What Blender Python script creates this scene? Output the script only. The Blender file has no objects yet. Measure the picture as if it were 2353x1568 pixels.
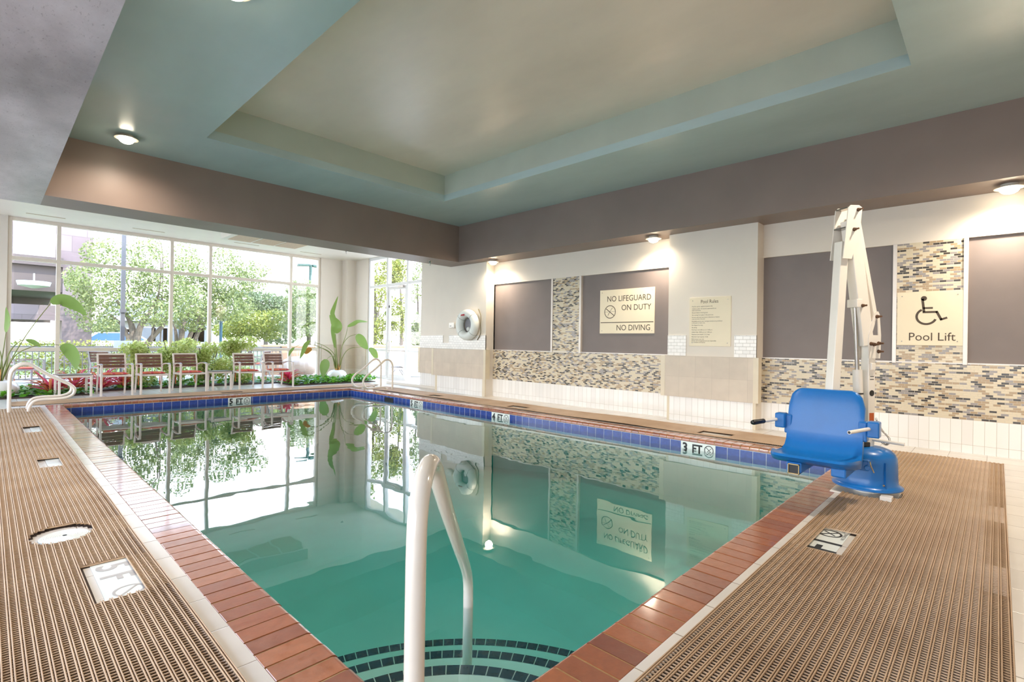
import bpy, bmesh, math, random
import numpy as np
from mathutils import Vector, Matrix

random.seed(7); np.random.seed(7)
S = bpy.context.scene
COL = S.collection
PI = math.pi

# ------------------------------------------------------------------ camera
YAW, PIT, ROL = math.radians(46.14), math.radians(0.188), math.radians(0.8355)
FPX = 1161.5
CAM = Vector((0.0, 0.0, 1.25))
FWD = Vector((math.sin(YAW)*math.cos(PIT), math.cos(YAW)*math.cos(PIT), math.sin(PIT)))
_r0 = Vector((math.cos(YAW), -math.sin(YAW), 0)); _u0 = _r0.cross(FWD)
RGT = math.cos(ROL)*_r0 + math.sin(ROL)*_u0
UPV = -math.sin(ROL)*_r0 + math.cos(ROL)*_u0
cd = bpy.data.cameras.new('camera'); cam = bpy.data.objects.new('camera', cd); COL.objects.link(cam)
cd.sensor_width = 36.0; cd.lens = FPX/2353*36.0; cd.clip_start = 0.02; cd.clip_end = 500
cam.matrix_world = Matrix(((RGT.x, UPV.x, -FWD.x, CAM.x), (RGT.y, UPV.y, -FWD.y, CAM.y), (RGT.z, UPV.z, -FWD.z, CAM.z), (0, 0, 0, 1)))
S.camera = cam

# ------------------------------------------------------------------ world, sun, exposure
S.view_settings.view_transform = 'Standard'; S.view_settings.look = 'None'
S.view_settings.gamma = 1.0; S.view_settings.use_curve_mapping = False
S.view_settings.exposure = 1.82
W = bpy.data.worlds.new('sky'); S.world = W; W.use_nodes = True
wn = W.node_tree; wn.nodes.clear()
wo = wn.nodes.new('ShaderNodeOutputWorld'); wb = wn.nodes.new('ShaderNodeBackground')
wt = wn.nodes.new('ShaderNodeTexCoord'); ws = wn.nodes.new('ShaderNodeSeparateXYZ'); wr = wn.nodes.new('ShaderNodeValToRGB')
wr.color_ramp.elements[0].position = 0.0; wr.color_ramp.elements[0].color = (1.0, 0.985, 0.96, 1)
wr.color_ramp.elements[1].position = 0.6; wr.color_ramp.elements[1].color = (0.42, 0.62, 1.0, 1)
wn.links.new(wt.outputs['Generated'], ws.inputs[0]); wn.links.new(ws.outputs['Z'], wr.inputs[0])
wn.links.new(wr.outputs[0], wb.inputs[0]); wn.links.new(wb.outputs[0], wo.inputs[0])
wb.inputs[1].default_value = 2.5
sl = bpy.data.lights.new('sun', 'SUN'); sl.energy = 2.6; sl.angle = math.radians(1.0); sl.color = (1.0, 0.95, 0.86)
so = bpy.data.objects.new('sun', sl); COL.objects.link(so)
so.rotation_euler = Vector((-0.25, 0.55, -0.80)).to_track_quat('-Z', 'Y').to_euler()
def portal(name, loc, rot, sx, sy):
    l = bpy.data.lights.new(name, 'AREA'); l.shape = 'RECTANGLE'; l.size = sx; l.size_y = sy; l.cycles.is_portal = True
    o = bpy.data.objects.new(name, l); COL.objects.link(o); o.location = loc; o.rotation_euler = rot
portal('portal_window', (3.93, 16.05, 2.0), (-PI/2, 0, 0), 7.3, 3.95)
portal('portal_side', (-3.2, 6.6, 1.55), (0, -PI/2, 0), 2.95, 17.3)
portal('portal_door', (8.75, 13.1, 2.0), (0, PI/2, 0), 3.95, 3.7)
try:
    S.cycles.transparent_max_bounces = 32; S.cycles.max_bounces = 10; S.cycles.diffuse_bounces = 6
    S.cycles.caustics_reflective = True; S.cycles.caustics_refractive = False; S.cycles.sample_clamp_indirect = 8.0
    S.cycles.use_denoising = True
except Exception: pass

LAMP_W = 70.0
LAMP_C = (1.0, 0.86, 0.70)

# ------------------------------------------------------------------ helpers
def lin(c):
    def f(v):
        v /= 255.0
        return v/12.92 if v <= 0.04045 else ((v+0.055)/1.055)**2.4
    return tuple(f(v) for v in c[:3]) + (1.0,)

class NT:
    """small node builder"""
    def __init__(s, name):
        s.m = bpy.data.materials.new(name); s.m.use_nodes = True; s.t = s.m.node_tree; s.t.nodes.clear()
        s.out = s.n('ShaderNodeOutputMaterial'); s.b = s.n('ShaderNodeBsdfPrincipled'); s.l(s.b.outputs[0], s.out.inputs[0])
    def n(s, k): return s.t.nodes.new(k)
    def l(s, a, b): s.t.links.new(a, b)
    def put(s, sock, v):
        if isinstance(v, bpy.types.NodeSocket): s.l(v, sock)
        else: sock.default_value = v
    def M(s, op, a, b=0.0, c=0.0):
        n = s.n('ShaderNodeMath'); n.operation = op; s.put(n.inputs[0], a); s.put(n.inputs[1], b); s.put(n.inputs[2], c); return n.outputs[0]
    def mix(s, f, a, b):
        n = s.n('ShaderNodeMix'); n.data_type = 'RGBA'; s.put(n.inputs[0], f); s.put(n.inputs[6], a); s.put(n.inputs[7], b); return n.outputs[2]
    def mul(s, a, b):
        n = s.n('ShaderNodeMix'); n.data_type = 'RGBA'; n.blend_type = 'MULTIPLY'; n.inputs[0].default_value = 1.0
        s.put(n.inputs[6], a); s.put(n.inputs[7], b); return n.outputs[2]
    def pos(s, local=False):
        if local: return s.n('ShaderNodeTexCoord').outputs['Object']
        return s.n('ShaderNodeNewGeometry').outputs['Position']
    def xyz(s, v):
        n = s.n('ShaderNodeSeparateXYZ'); s.l(v, n.inputs[0]); return n.outputs
    def vec(s, x, y, z=0.0):
        n = s.n('ShaderNodeCombineXYZ'); s.put(n.inputs[0], x); s.put(n.inputs[1], y); s.put(n.inputs[2], z); return n.outputs[0]
    def scale(s, v, sc):
        n = s.n('ShaderNodeVectorMath'); n.operation = 'MULTIPLY'; s.l(v, n.inputs[0]); n.inputs[1].default_value = sc; return n.outputs[0]
    def noise(s, v, sc, det=3.0, rough=0.5):
        n = s.n('ShaderNodeTexNoise'); s.l(v, n.inputs['Vector']); n.inputs['Scale'].default_value = sc
        n.inputs['Detail'].default_value = det; n.inputs['Roughness'].default_value = rough; return n.outputs[0]
    def ramp(s, f, stops, const=False):
        n = s.n('ShaderNodeValToRGB'); cr = n.color_ramp
        if const: cr.interpolation = 'CONSTANT'
        while len(cr.elements) < len(stops): cr.elements.new(0.5)
        for e, (p, c) in zip(cr.elements, stops):
            e.position = p; e.color = c if len(c) == 4 else tuple(c)+(1,)
        s.put(n.inputs[0], f); return n.outputs[0]
    def maprange(s, f, a, b, c, d):
        n = s.n('ShaderNodeMapRange'); s.put(n.inputs[0], f)
        for i, v in enumerate((a, b, c, d)): n.inputs[i+1].default_value = v
        return n.outputs[0]
    def bump(s, h, strength=0.3, dist=0.01):
        n = s.n('ShaderNodeBump'); n.inputs['Strength'].default_value = strength; n.inputs['Distance'].default_value = dist
        s.l(h, n.inputs['Height']); s.l(n.outputs[0], s.b.inputs['Normal']); return n.outputs[0]
    def set(s, color=None, rough=None, metal=None, spec=None, coat=None):
        if color is not None: s.put(s.b.inputs['Base Color'], color)
        if rough is not None: s.put(s.b.inputs['Roughness'], rough)
        if metal is not None: s.put(s.b.inputs['Metallic'], metal)
        if spec is not None: s.put(s.b.inputs['Specular IOR Level'], spec)
        if coat is not None: s.put(s.b.inputs['Coat Weight'], coat); s.b.inputs['Coat Roughness'].default_value = 0.1
        return s.m

def paint(name, rgb, rough=0.5, var=0.06, sc=3.0, metal=0.0, spec=0.5, bump=0.0, bsc=60.0, local=False, coat=None):
    t = NT(name); p = t.pos(local); f = t.noise(p, sc)
    c = lin(rgb); lo = tuple(v*(1-var) for v in c[:3])+(1,); hi = tuple(min(1, v*(1+var)) for v in c[:3])+(1,)
    col = t.ramp(f, [(0.3, lo), (0.7, hi)])
    if bump: t.bump(t.noise(p, bsc, 4), bump, 0.004)
    return t.set(col, rough, metal, spec, coat)

def tiles(name, ax, ay, w, h, joint, cols, mortar, rough=0.25, off=0.0, u0=0.0, v0=0.0, bump=0.4, spec=0.5, cloud=0.0, cloudsc=6.0):
    """running or stacked tile pattern in world metres; cols = [(share, rgb), ...]"""
    t = NT(name); p = t.pos(); X = t.xyz(p)
    u = t.M('DIVIDE', t.M('SUBTRACT', X[ax], u0), w); v = t.M('DIVIDE', t.M('SUBTRACT', X[ay], v0), h)
    row = t.M('FLOOR', v)
    if off: u = t.M('ADD', u, t.M('MULTIPLY', t.M('MODULO', t.M('ADD', row, 4000.0), 2.0), off))
    colm = t.M('FLOOR', u); fu = t.M('FRACT', u); fv = t.M('FRACT', v)
    du = t.M('MULTIPLY', t.M('MINIMUM', fu, t.M('SUBTRACT', 1.0, fu)), w)
    dv = t.M('MULTIPLY', t.M('MINIMUM', fv, t.M('SUBTRACT', 1.0, fv)), h)
    d = t.M('MINIMUM', du, dv)
    m = t.maprange(d, joint*0.35, joint*0.6, 0.0, 1.0)
    wnode = t.n('ShaderNodeTexWhiteNoise'); wnode.noise_dimensions = '2D'; t.l(t.vec(colm, row), wnode.inputs['Vector'])
    stops = []; a = 0.0
    for sh, rgb in cols: stops.append((a, lin(rgb))); a += sh
    c = t.ramp(wnode.outputs[0], stops, True) if len(stops) > 1 else None
    if c is None:
        b0 = lin(cols[0][1]); c = t.ramp(wnode.outputs[0], [(0.0, tuple(q*0.95 for q in b0[:3])), (1.0, tuple(min(1, q*1.04) for q in b0[:3]))])
    if cloud:
        c = t.mul(c, t.ramp(t.noise(p, cloudsc, 4), [(0.25, (1-cloud,)*3), (0.75, (1, 1, 1))]))
    col = t.mix(m, lin(mortar), c)
    if bump: t.bump(t.maprange(d, 0.0, joint, 0.0, 1.0), bump, 0.003)
    return t.set(col, rough, 0.0, spec)

def emit(name, rgb, strength):
    t = NT(name); c = lin(rgb); t.b.inputs['Base Color'].default_value = c
    t.b.inputs['Emission Color'].default_value = c; t.b.inputs['Emission Strength'].default_value = strength; return t.m

class MB:
    def __init__(s): s.v = []; s.f = []; s.mi = []
    def add(s, vs, fs, m=0):
        o = len(s.v); s.v += [tuple(p) for p in vs]; s.f += [tuple(i+o for i in f) for f in fs]; s.mi += [m]*len(fs); return s
    def box(s, x0, x1, y0, y1, z0, z1, m=0):
        x0, x1 = min(x0, x1), max(x0, x1); y0, y1 = min(y0, y1), max(y0, y1); z0, z1 = min(z0, z1), max(z0, z1)
        return s.add([(x0,y0,z0),(x1,y0,z0),(x1,y1,z0),(x0,y1,z0),(x0,y0,z1),(x1,y0,z1),(x1,y1,z1),(x0,y1,z1)],
                     [(0,3,2,1),(4,5,6,7),(0,1,5,4),(1,2,6,5),(2,3,7,6),(3,0,4,7)], m)
    def obox(s, c, ax, ay, az, m=0):
        c = Vector(c); ax, ay, az = Vector(ax), Vector(ay), Vector(az)
        vs = [c+sx*ax+sy*ay+sz*az for sz in (-1,1) for sx, sy in ((-1,-1),(1,-1),(1,1),(-1,1))]
        fl = ax.cross(ay).dot(az) < 0
        fs = [(0,3,2,1),(4,5,6,7),(0,1,5,4),(1,2,6,5),(2,3,7,6),(3,0,4,7)]
        if fl: fs = [f[::-1] for f in fs]
        return s.add(vs, fs, m)
    def bar(s, p, q, w, h, up=(0,0,1), m=0):
        p, q, up = Vector(p), Vector(q), Vector(up); d = (q-p)
        t = d.normalized(); r = t.cross(up)
        if r.length < 1e-4: r = t.cross(Vector((1,0,0)))
        r.normalize(); u = r.cross(t)
        return s.obox((p+q)/2, r*w/2, d/2, u*h/2, m)
    def tube(s, path, r, n=12, m=0, cap=True, closed=False):
        P = [Vector(p) for p in path]; k = len(P); rs = r if isinstance(r, (list, tuple)) else [r]*k
        prev = None; vs = []
        for i in range(k):
            a = P[(i-1) % k] if (closed or i > 0) else P[i]; b = P[(i+1) % k] if (closed or i < k-1) else P[i]
            t = (b-a).normalized()
            if prev is None:
                x = t.cross(Vector((0,0,1)))
                if x.length < 1e-3: x = t.cross(Vector((1,0,0)))
                x.normalize()
            else:
                x = prev - t*prev.dot(t)
                if x.length < 1e-6: x = t.orthogonal()
                x.normalize()
            y = t.cross(x); prev = x
            for j in range(n):
                an = 2*PI*j/n; vs.append(P[i]+rs[i]*(math.cos(an)*x+math.sin(an)*y))
        fs = []
        for i in range(k if closed else k-1):
            for j in range(n):
                a = i*n+j; b = i*n+(j+1) % n; c = ((i+1) % k)*n+(j+1) % n; d = ((i+1) % k)*n+j
                fs.append((a, b, c, d))
        if cap and not closed: fs.append(tuple(range(n-1, -1, -1))); fs.append(tuple((k-1)*n+j for j in range(n)))
        return s.add(vs, fs, m)
    def lathe(s, prof, c=(0,0,0), n=32, m=0, axis=None):
        c = Vector(c); vs = []; fs = []; k = len(prof)
        if axis is None: X, Y, Z = Vector((1,0,0)), Vector((0,1,0)), Vector((0,0,1))
        else:
            Z = Vector(axis).normalized(); X = Z.orthogonal().normalized(); Y = Z.cross(X)
        for (r, z) in prof:
            for j in range(n):
                a = 2*PI*j/n; vs.append(c+X*(r*math.cos(a))+Y*(r*math.sin(a))+Z*z)
        for i in range(k-1):
            for j in range(n): fs.append((i*n+j, i*n+(j+1) % n, (i+1)*n+(j+1) % n, (i+1)*n+j))
        return s.add(vs, fs, m)
    def prism(s, poly, o, X, Y, N, depth, m=0):
        """polygon (2d) in plane o,X,Y extruded along N"""
        o, X, Y, N = Vector(o), Vector(X), Vector(Y), Vector(N); k = len(poly)
        vs = [o+X*a+Y*b for a, b in poly]+[o+X*a+Y*b+N*depth for a, b in poly]
        fs = [tuple(range(k-1, -1, -1)), tuple(range(k, 2*k))]+[(i, (i+1) % k, k+(i+1) % k, k+i) for i in range(k)]
        return s.add(vs, fs, m)
    def build(s, name, mat, parent=None, smooth=False, bevel=0.0, local=False, auto=None):
        me = bpy.data.meshes.new(name); vs = s.v
        if parent is not None and not local:
            off = Vector((0,0,0)); p = parent
            while p is not None: off += p.location; p = p.parent
            vs = [(a-off.x, b-off.y, c-off.z) for a, b, c in s.v]
        me.from_pydata(vs, [], s.f)
        ms = mat if isinstance(mat, (list, tuple)) else [mat]
        for q in ms: me.materials.append(q)
        if len(ms) > 1: me.polygons.foreach_set('material_index', s.mi)
        bm = bmesh.new(); bm.from_mesh(me); bmesh.ops.recalc_face_normals(bm, faces=bm.faces); bm.to_mesh(me); bm.free()
        if smooth: me.polygons.foreach_set('use_smooth', [True]*len(me.polygons))
        o = bpy.data.objects.new(name, me); COL.objects.link(o)
        if parent is not None: o.parent = parent
        if bevel:
            b = o.modifiers.new('bevel', 'BEVEL'); b.width = bevel; b.segments = 2; b.limit_method = 'ANGLE'
        if auto: sharp(o, auto)
        me.update(); return o

def sharp(o, deg=40):
    me = o.data; me.polygons.foreach_set('use_smooth', [True]*len(me.polygons))
    try: me.set_sharp_from_angle(angle=math.radians(deg))
    except Exception: pass

def raw_mesh(name, V, F, mat, parent=None, smooth=False):
    """numpy quads; V world coordinates"""
    V = np.asarray(V, np.float32)
    if parent is not None:
        off = Vector((0,0,0)); p = parent
        while p is not None: off += p.location; p = p.parent
        V = V-np.array(off, np.float32)
    me = bpy.data.meshes.new(name); k = F.shape[1]
    me.vertices.add(len(V)); me.vertices.foreach_set('co', V.ravel())
    me.loops.add(F.size); me.loops.foreach_set('vertex_index', F.astype(np.int32).ravel())
    me.polygons.add(len(F)); me.polygons.foreach_set('loop_start', np.arange(0, F.size, k, dtype=np.int32))
    try: me.polygons.foreach_set('loop_total', np.full(len(F), k, dtype=np.int32))
    except Exception: pass
    me.update(calc_edges=True); me.validate(); me.materials.append(mat)
    if smooth: me.polygons.foreach_set('use_smooth', [True]*len(F))
    o = bpy.data.objects.new(name, me); COL.objects.link(o)
    if parent is not None: o.parent = parent
    return o

def thing(name, label, cat, loc=(0,0,0), rz=0.0, group=None):
    o = bpy.data.objects.new(name, None); COL.objects.link(o); o.empty_display_size = 0.1
    o.location = loc; o.rotation_euler = (0,0,rz); o['label'] = label; o['category'] = cat
    if group: o['group'] = group
    return o
def tag(o, label, cat, group=None, kind=None):
    o['label'] = label; o['category'] = cat
    if group: o['group'] = group
    if kind: o['kind'] = kind
    return o
def struct(o): o['kind'] = 'structure'; return o
def dup(root, loc, rz=None, label=None):
    r = root.copy(); COL.objects.link(r); r.location = loc
    if rz is not None: r.rotation_euler = (0,0,rz)
    if label: r['label'] = label
    for ch in list(root.children):
        c = ch.copy(); COL.objects.link(c); c.parent = r
        for g in list(ch.children):
            d = g.copy(); COL.objects.link(d); d.parent = c
    return r

def at(px, py, Y=None, X=None, Z=None):
    """point of the place seen at a photo position, on a known plane"""
    d = FWD+RGT*((px-1176.5)/FPX)+UPV*((784-py)/FPX)
    if Y is not None: t = (Y-CAM.y)/d.y
    elif X is not None: t = (X-CAM.x)/d.x
    else: t = (Z-CAM.z)/d.z
    return CAM+d*t

def text_mesh(name, lines, mat, o, right, up, size, parent=None, align='LEFT', xs=1.0, depth=0.001, space=1.0, bold=0.0):
    cu = bpy.data.curves.new(name, 'FONT'); cu.body = lines; cu.size = 1.0; cu.align_x = align; cu.space_line = space
    cu.offset = bold; cu.resolution_u = 3
    to = bpy.data.objects.new(name+'_curve', cu); COL.objects.link(to)
    dg = bpy.context.evaluated_depsgraph_get(); me = bpy.data.meshes.new_from_object(to.evaluated_get(dg))
    bpy.data.objects.remove(to); bpy.data.curves.remove(cu)
    right, up = Vector(right).normalized(), Vector(up).normalized(); nrm = right.cross(up); o = Vector(o)
    off = Vector((0,0,0)); p = parent
    while p is not None: off += p.location; p = p.parent
    for v in me.vertices:
        q = o+right*(v.co.x*size*xs)+up*(v.co.y*size)+nrm*depth; v.co = q-off
    me.name = name; me.materials.clear(); me.materials.append(mat)
    ob = bpy.data.objects.new(name, me); COL.objects.link(ob)
    if parent is not None: ob.parent = parent
    return ob

def ring_poly(mb, o, right, up, r0, r1, depth, n=40, a0=0.0, a1=2*PI, sx=1.0, m=0):
    right, up = Vector(right), Vector(up); nrm = right.cross(up); o = Vector(o)+nrm*depth
    full = abs(a1-a0-2*PI) < 1e-6; vs = []; k = n if full else n+1
    for i in range(k):
        a = a0+(a1-a0)*i/n
        for r in (r0, r1): vs.append(o+right*(r*math.cos(a)*sx)+up*(r*math.sin(a)))
    fs = [(2*i, 2*i+1, 2*((i+1) % k)+1, 2*((i+1) % k)) for i in range(n)]
    mb.add(vs, fs, m)
def poly2(mb, o, right, up, pts, depth, m=0):
    right, up = Vector(right), Vector(up); o = Vector(o)+right.cross(up)*depth
    mb.add([o+right*a+up*b for a, b in pts], [tuple(range(len(pts)))], m)
def line2(mb, o, right, up, p, q, w, depth, m=0):
    a, b = Vector(p), Vector(q); d = (b-a).normalized(); n = Vector((-d.y, d.x))*w/2
    poly2(mb, o, right, up, [a+n, b+n, b-n, a-n][::-1], depth, m)

def bez(P, n=24):
    """Catmull-Rom through control points"""
    P = [Vector(p) for p in P]; Q = [2*P[0]-P[1]]+P+[2*P[-1]-P[-2]]; out = []
    for i in range(1, len(Q)-2):
        for k in range(n):
            t = k/n; a, b, c, d = Q[i-1], Q[i], Q[i+1], Q[i+2]
            out.append(0.5*((2*b)+(c-a)*t+(2*a-5*b+4*c-d)*t*t+(3*b-a-3*c+d)*t**3))
    out.append(P[-1]); return out

# ------------------------------------------------------------------ materials
M = {}
M['white_wall'] = paint('white_wall_paint', (226, 216, 202), 0.55, 0.02, 2.0)
M['white_ceil'] = paint('white_ceiling_paint', (234, 226, 212), 0.4, 0.02, 2.0)
M['taupe'] = paint('taupe_paint', (138, 120, 110), 0.45, 0.07, 1.2, bump=0.05)
M['panel'] = paint('grey_panel', (122, 111, 106), 0.5, 0.05, 2.5)
M['alu'] = paint('brushed_metal_trim', (214, 206, 198), 0.35, 0.03, 8, metal=0.3)
M['frame'] = paint('cream_window_frame', (226, 214, 198), 0.4, 0.03, 5)
M['doorframe'] = paint('white_door_frame', (232, 230, 228), 0.35, 0.03, 5)
def _soffit():
    t = NT('stained_concrete'); p = t.pos()
    c = t.ramp(t.noise(t.scale(p, (0.8, 0.35, 1)), 1.4, 6, 0.62), [(0.32, lin((124, 114, 114))), (0.5, lin((164, 152, 152))), (0.68, lin((200, 188, 188)))])
    sp = t.ramp(t.noise(t.scale(p, (3.0, 1.0, 1)), 22, 3, 0.7), [(0.60, (1, 1, 1)), (0.70, (0.62, 0.58, 0.56))])
    col = t.mul(c, sp); t.bump(t.noise(p, 14, 6, 0.65), 0.2, 0.01); return t.set(col, 0.34, 0, 0.8)
M['soffit'] = _soffit()
def _ceil(name, rgb, rough):
    t = NT(name); p = t.pos(); b = lin(rgb)
    f = t.noise(t.scale(p, (0.5, 0.22, 1)), 1.1, 5, 0.6)
    col = t.ramp(f, [(0.3, tuple(v*0.86 for v in b[:3])), (0.7, tuple(min(1, v*1.12) for v in b[:3]))])
    t.bump(t.noise(t.scale(p, (1.0, 0.3, 1)), 7, 6, 0.65), 0.16, 0.01); return t.set(col, rough, 0, 0.8)
M['teal'] = _ceil('blue_green_ceiling_paint', (178, 196, 192), 0.26)
M['khaki'] = _ceil('khaki_tray_paint', (228, 212, 194), 0.30)
M['khaki_side'] = paint('sage_tray_side_paint', (186, 192, 176), 0.45, 0.04, 2)
M['mosaic'] = tiles('mosaic_tile', 1, 2, 0.066, 0.0262, 0.0035, [(0.44, (214, 200, 172)), (0.20, (172, 148, 116)), (0.19, (150, 143, 140)), (0.17, (66, 60, 54))], (214, 204, 186), 0.22, 0.5, v0=0.40)
M['white_tile'] = tiles('tall_white_tile', 1, 2, 0.102, 0.30, 0.004, [(1, (240, 236, 230))], (196, 186, 172), 0.15, 0.0, v0=0.10)
M['subway'] = tiles('small_white_tile', 1, 2, 0.105, 0.0545, 0.004, [(1, (238, 234, 228))], (184, 178, 170), 0.2, 0.5, v0=1.075)
M['ledge'] = tiles('tan_stone_tile', 1, 2, 0.27, 0.335, 0.003, [(1, (214, 198, 178))], (186, 170, 150), 0.4, 0.0, v0=0.402, bump=0.15, cloud=0.12, cloudsc=5)
M['beige_trim'] = paint('beige_edge_tile', (222, 208, 182), 0.35, 0.03, 6)
M['deck'] = tiles('deck_tile', 0, 1, 0.332, 0.332, 0.006, [(1, (220, 212, 202))], (150, 136, 120), 0.24, 0.0, u0=0.757, v0=0.41, bump=0.25, cloud=0.10, cloudsc=4)
M['blue_tile_x'] = tiles('blue_pool_tile_far', 0, 2, 0.155, 0.155, 0.006, [(1, (50, 78, 158))], (196, 200, 204), 0.12, 0.0, v0=-0.205, cloud=0.35, cloudsc=30)
M['blue_tile_y'] = tiles('blue_pool_tile_side', 1, 2, 0.155, 0.155, 0.006, [(1, (50, 78, 158))], (196, 200, 204), 0.12, 0.0, v0=-0.205, cloud=0.35, cloudsc=30)
M['plaster'] = paint('pool_plaster', (206, 214, 208), 0.6, 0.04, 2.0)
def _brick():
    t = NT('coping_brick'); p = t.pos(); g = t.n('ShaderNodeNewGeometry')
    c = t.ramp(g.outputs['Random Per Island'], [(0.0, lin((140, 68, 36))), (0.35, lin((158, 82, 40))), (0.7, lin((170, 94, 48))), (1.0, lin((128, 60, 38)))])
    c = t.mul(c, t.ramp(t.noise(p, 26, 5, 0.65), [(0.25, (0.78, 0.76, 0.74)), (0.75, (1.06, 1.04, 1.02))]))
    t.bump(t.noise(p, 60, 5), 0.16, 0.004)
    r = t.maprange(t.noise(p, 18, 4), 0.3, 0.7, 0.30, 0.46); return t.set(c, r, 0, 1.0, coat=1.0)
M['brick'] = _brick()
M['grout'] = paint('coping_grout', (172, 142, 98), 0.7, 0.12, 40, bump=0.3, bsc=180)
def _mat_plastic():
    t = NT('tan_plastic_mat'); p = t.pos()
    c = t.ramp(t.noise(p, 2.2, 4), [(0.3, lin((176, 142, 108))), (0.7, lin((198, 166, 132)))]); return t.set(c, 0.36, 0, 0.7)
M['mat'] = _mat_plastic()
M['white_metal'] = paint('white_powder_coat', (232, 224, 212), 0.28, 0.02, 6, local=True, coat=0.3)
M['rail'] = paint('white_rail_enamel', (230, 218, 202), 0.14, 0.02, 4, coat=0.5)
M['chrome'] = paint('steel', (170, 165, 158), 0.25, 0.05, 20, metal=0.9)
M['rust'] = paint('rusty_bolt', (92, 62, 40), 0.6, 0.3, 80)
M['blue'] = paint('blue_plastic', (14, 104, 176), 0.32, 0.05, 5, bump=0.08, bsc=160, coat=0.1)
M['black'] = paint('black_rubber', (22, 20, 20), 0.35, 0.1, 20)
M['dark_text'] = paint('brown_lettering', (74, 58, 38), 0.5, 0.02, 5)
M['black_text'] = paint('black_lettering', (34, 34, 34), 0.5, 0.02, 5)
M['faded_text'] = paint('worn_lettering', (176, 172, 168), 0.4, 0.06, 30)
M['sign'] = paint('cream_sign_board', (232, 218, 188), 0.4, 0.02, 3)
M['marker'] = paint('white_marker_tile', (226, 230, 224), 0.2, 0.02, 6)
M['slat'] = paint('brown_slat', (112, 78, 62), 0.5, 0.08, 14, local=True)
M['dark_top'] = paint('dark_tabletop', (94, 82, 76), 0.3, 0.05, 10, local=True)
M['chair_metal'] = paint('cream_aluminium', (228, 216, 204), 0.35, 0.02, 8, local=True)
M['white_chair'] = paint('white_outdoor_metal', (170, 164, 160), 0.4, 0.02, 8, local=True)
def _cush():
    t = NT('striped_cushion'); X = t.xyz(t.pos(True)); u = t.M('FRACT', t.M('MULTIPLY', X[0], 5.5))
    c = t.ramp(u, [(0.0, lin((206, 96, 52))), (0.45, lin((214, 120, 84))), (0.62, lin((196, 52, 58))), (0.86, lin((206, 96, 52)))], True); return t.set(c, 0.8)
M['cushion'] = _cush()
M['pot'] = paint('white_glazed_pot', (238, 232, 224), 0.15, 0.02, 4, coat=0.4)
M['soil'] = paint('soil', (70, 52, 38), 0.9, 0.2, 30)
M['stone_wall'] = None
def leafmat(name, cols, rough=0.5, trans=0.25):
    t = NT(name); g = t.n('ShaderNodeNewGeometry'); k = len(cols)
    c = t.ramp(g.outputs['Random Per Island'], [(i/max(1, k-1), lin(q)) for i, q in enumerate(cols)])
    t.set(c, rough, 0, 0.4)
    tr = t.n('ShaderNodeBsdfTranslucent'); t.l(c, tr.inputs[0]); mx = t.n('ShaderNodeMixShader'); mx.inputs[0].default_value = trans
    t.l(t.b.outputs[0], mx.inputs[1]); t.l(tr.outputs[0], mx.inputs[2]); t.l(mx.outputs[0], t.out.inputs[0]); return t.m
M['leaf_tree'] = leafmat('tree_leaves', [(104, 116, 66), (128, 138, 82), (154, 160, 106), (112, 124, 76)])
M['leaf_yel'] = leafmat('yellow_green_leaves', [(128, 138, 58), (152, 154, 66), (110, 124, 54), (166, 162, 80)])
M['leaf_far'] = leafmat('distant_leaves', [(112, 124, 88), (130, 140, 100), (100, 114, 82)])
M['leaf_ficus'] = leafmat('ficus_leaves', [(186, 196, 110), (214, 218, 144), (160, 176, 84), (226, 228, 172)], 0.5, 0.65)
M['leaf_cover'] = leafmat('ground_cover_leaves', [(84, 150, 28), (120, 178, 50), (58, 116, 26), (104, 160, 40)], 0.35)
M['leaf_bop'] = leafmat('broad_leaf', [(124, 152, 76), (134, 160, 84)], 0.3, 0.4)
M['leaf_dry'] = leafmat('dry_leaf', [(176, 126, 56), (168, 118, 50)], 0.5)
M['stem'] = paint('green_stem', (120, 128, 62), 0.45, 0.1, 12)
M['stem_dry'] = paint('dry_stem_base', (196, 146, 84), 0.6, 0.15, 20)
M['leaf_red'] = leafmat('red_strap_leaves', [(206, 56, 90), (232, 96, 130), (190, 50, 62), (236, 150, 100), (160, 90, 56)], 0.35, 0.45)
M['bark'] = paint('bark', (110, 98, 88), 0.9, 0.2, 12)
def schlick(t, f0, pw=5.0):
    lw = t.n('ShaderNodeLayerWeight'); lw.inputs['Blend'].default_value = 0.5
    return t.M('ADD', f0, t.M('MULTIPLY', 1.0-f0, t.M('POWER', lw.outputs['Facing'], pw)))
def _glass():
    t = NT('window_glass'); t.t.nodes.remove(t.b); tr = t.n('ShaderNodeBsdfTransparent'); tr.inputs[0].default_value = (0.97, 0.98, 0.98, 1)
    gl = t.n('ShaderNodeBsdfGlossy'); gl.inputs['Roughness'].default_value = 0.0; fr = schlick(t, 0.05)
    mx = t.n('ShaderNodeMixShader'); t.l(fr, mx.inputs[0]); t.l(tr.outputs[0], mx.inputs[1]); t.l(gl.outputs[0], mx.inputs[2]); t.l(mx.outputs[0], t.out.inputs[0]); return t.m
M['glass'] = _glass()
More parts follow.
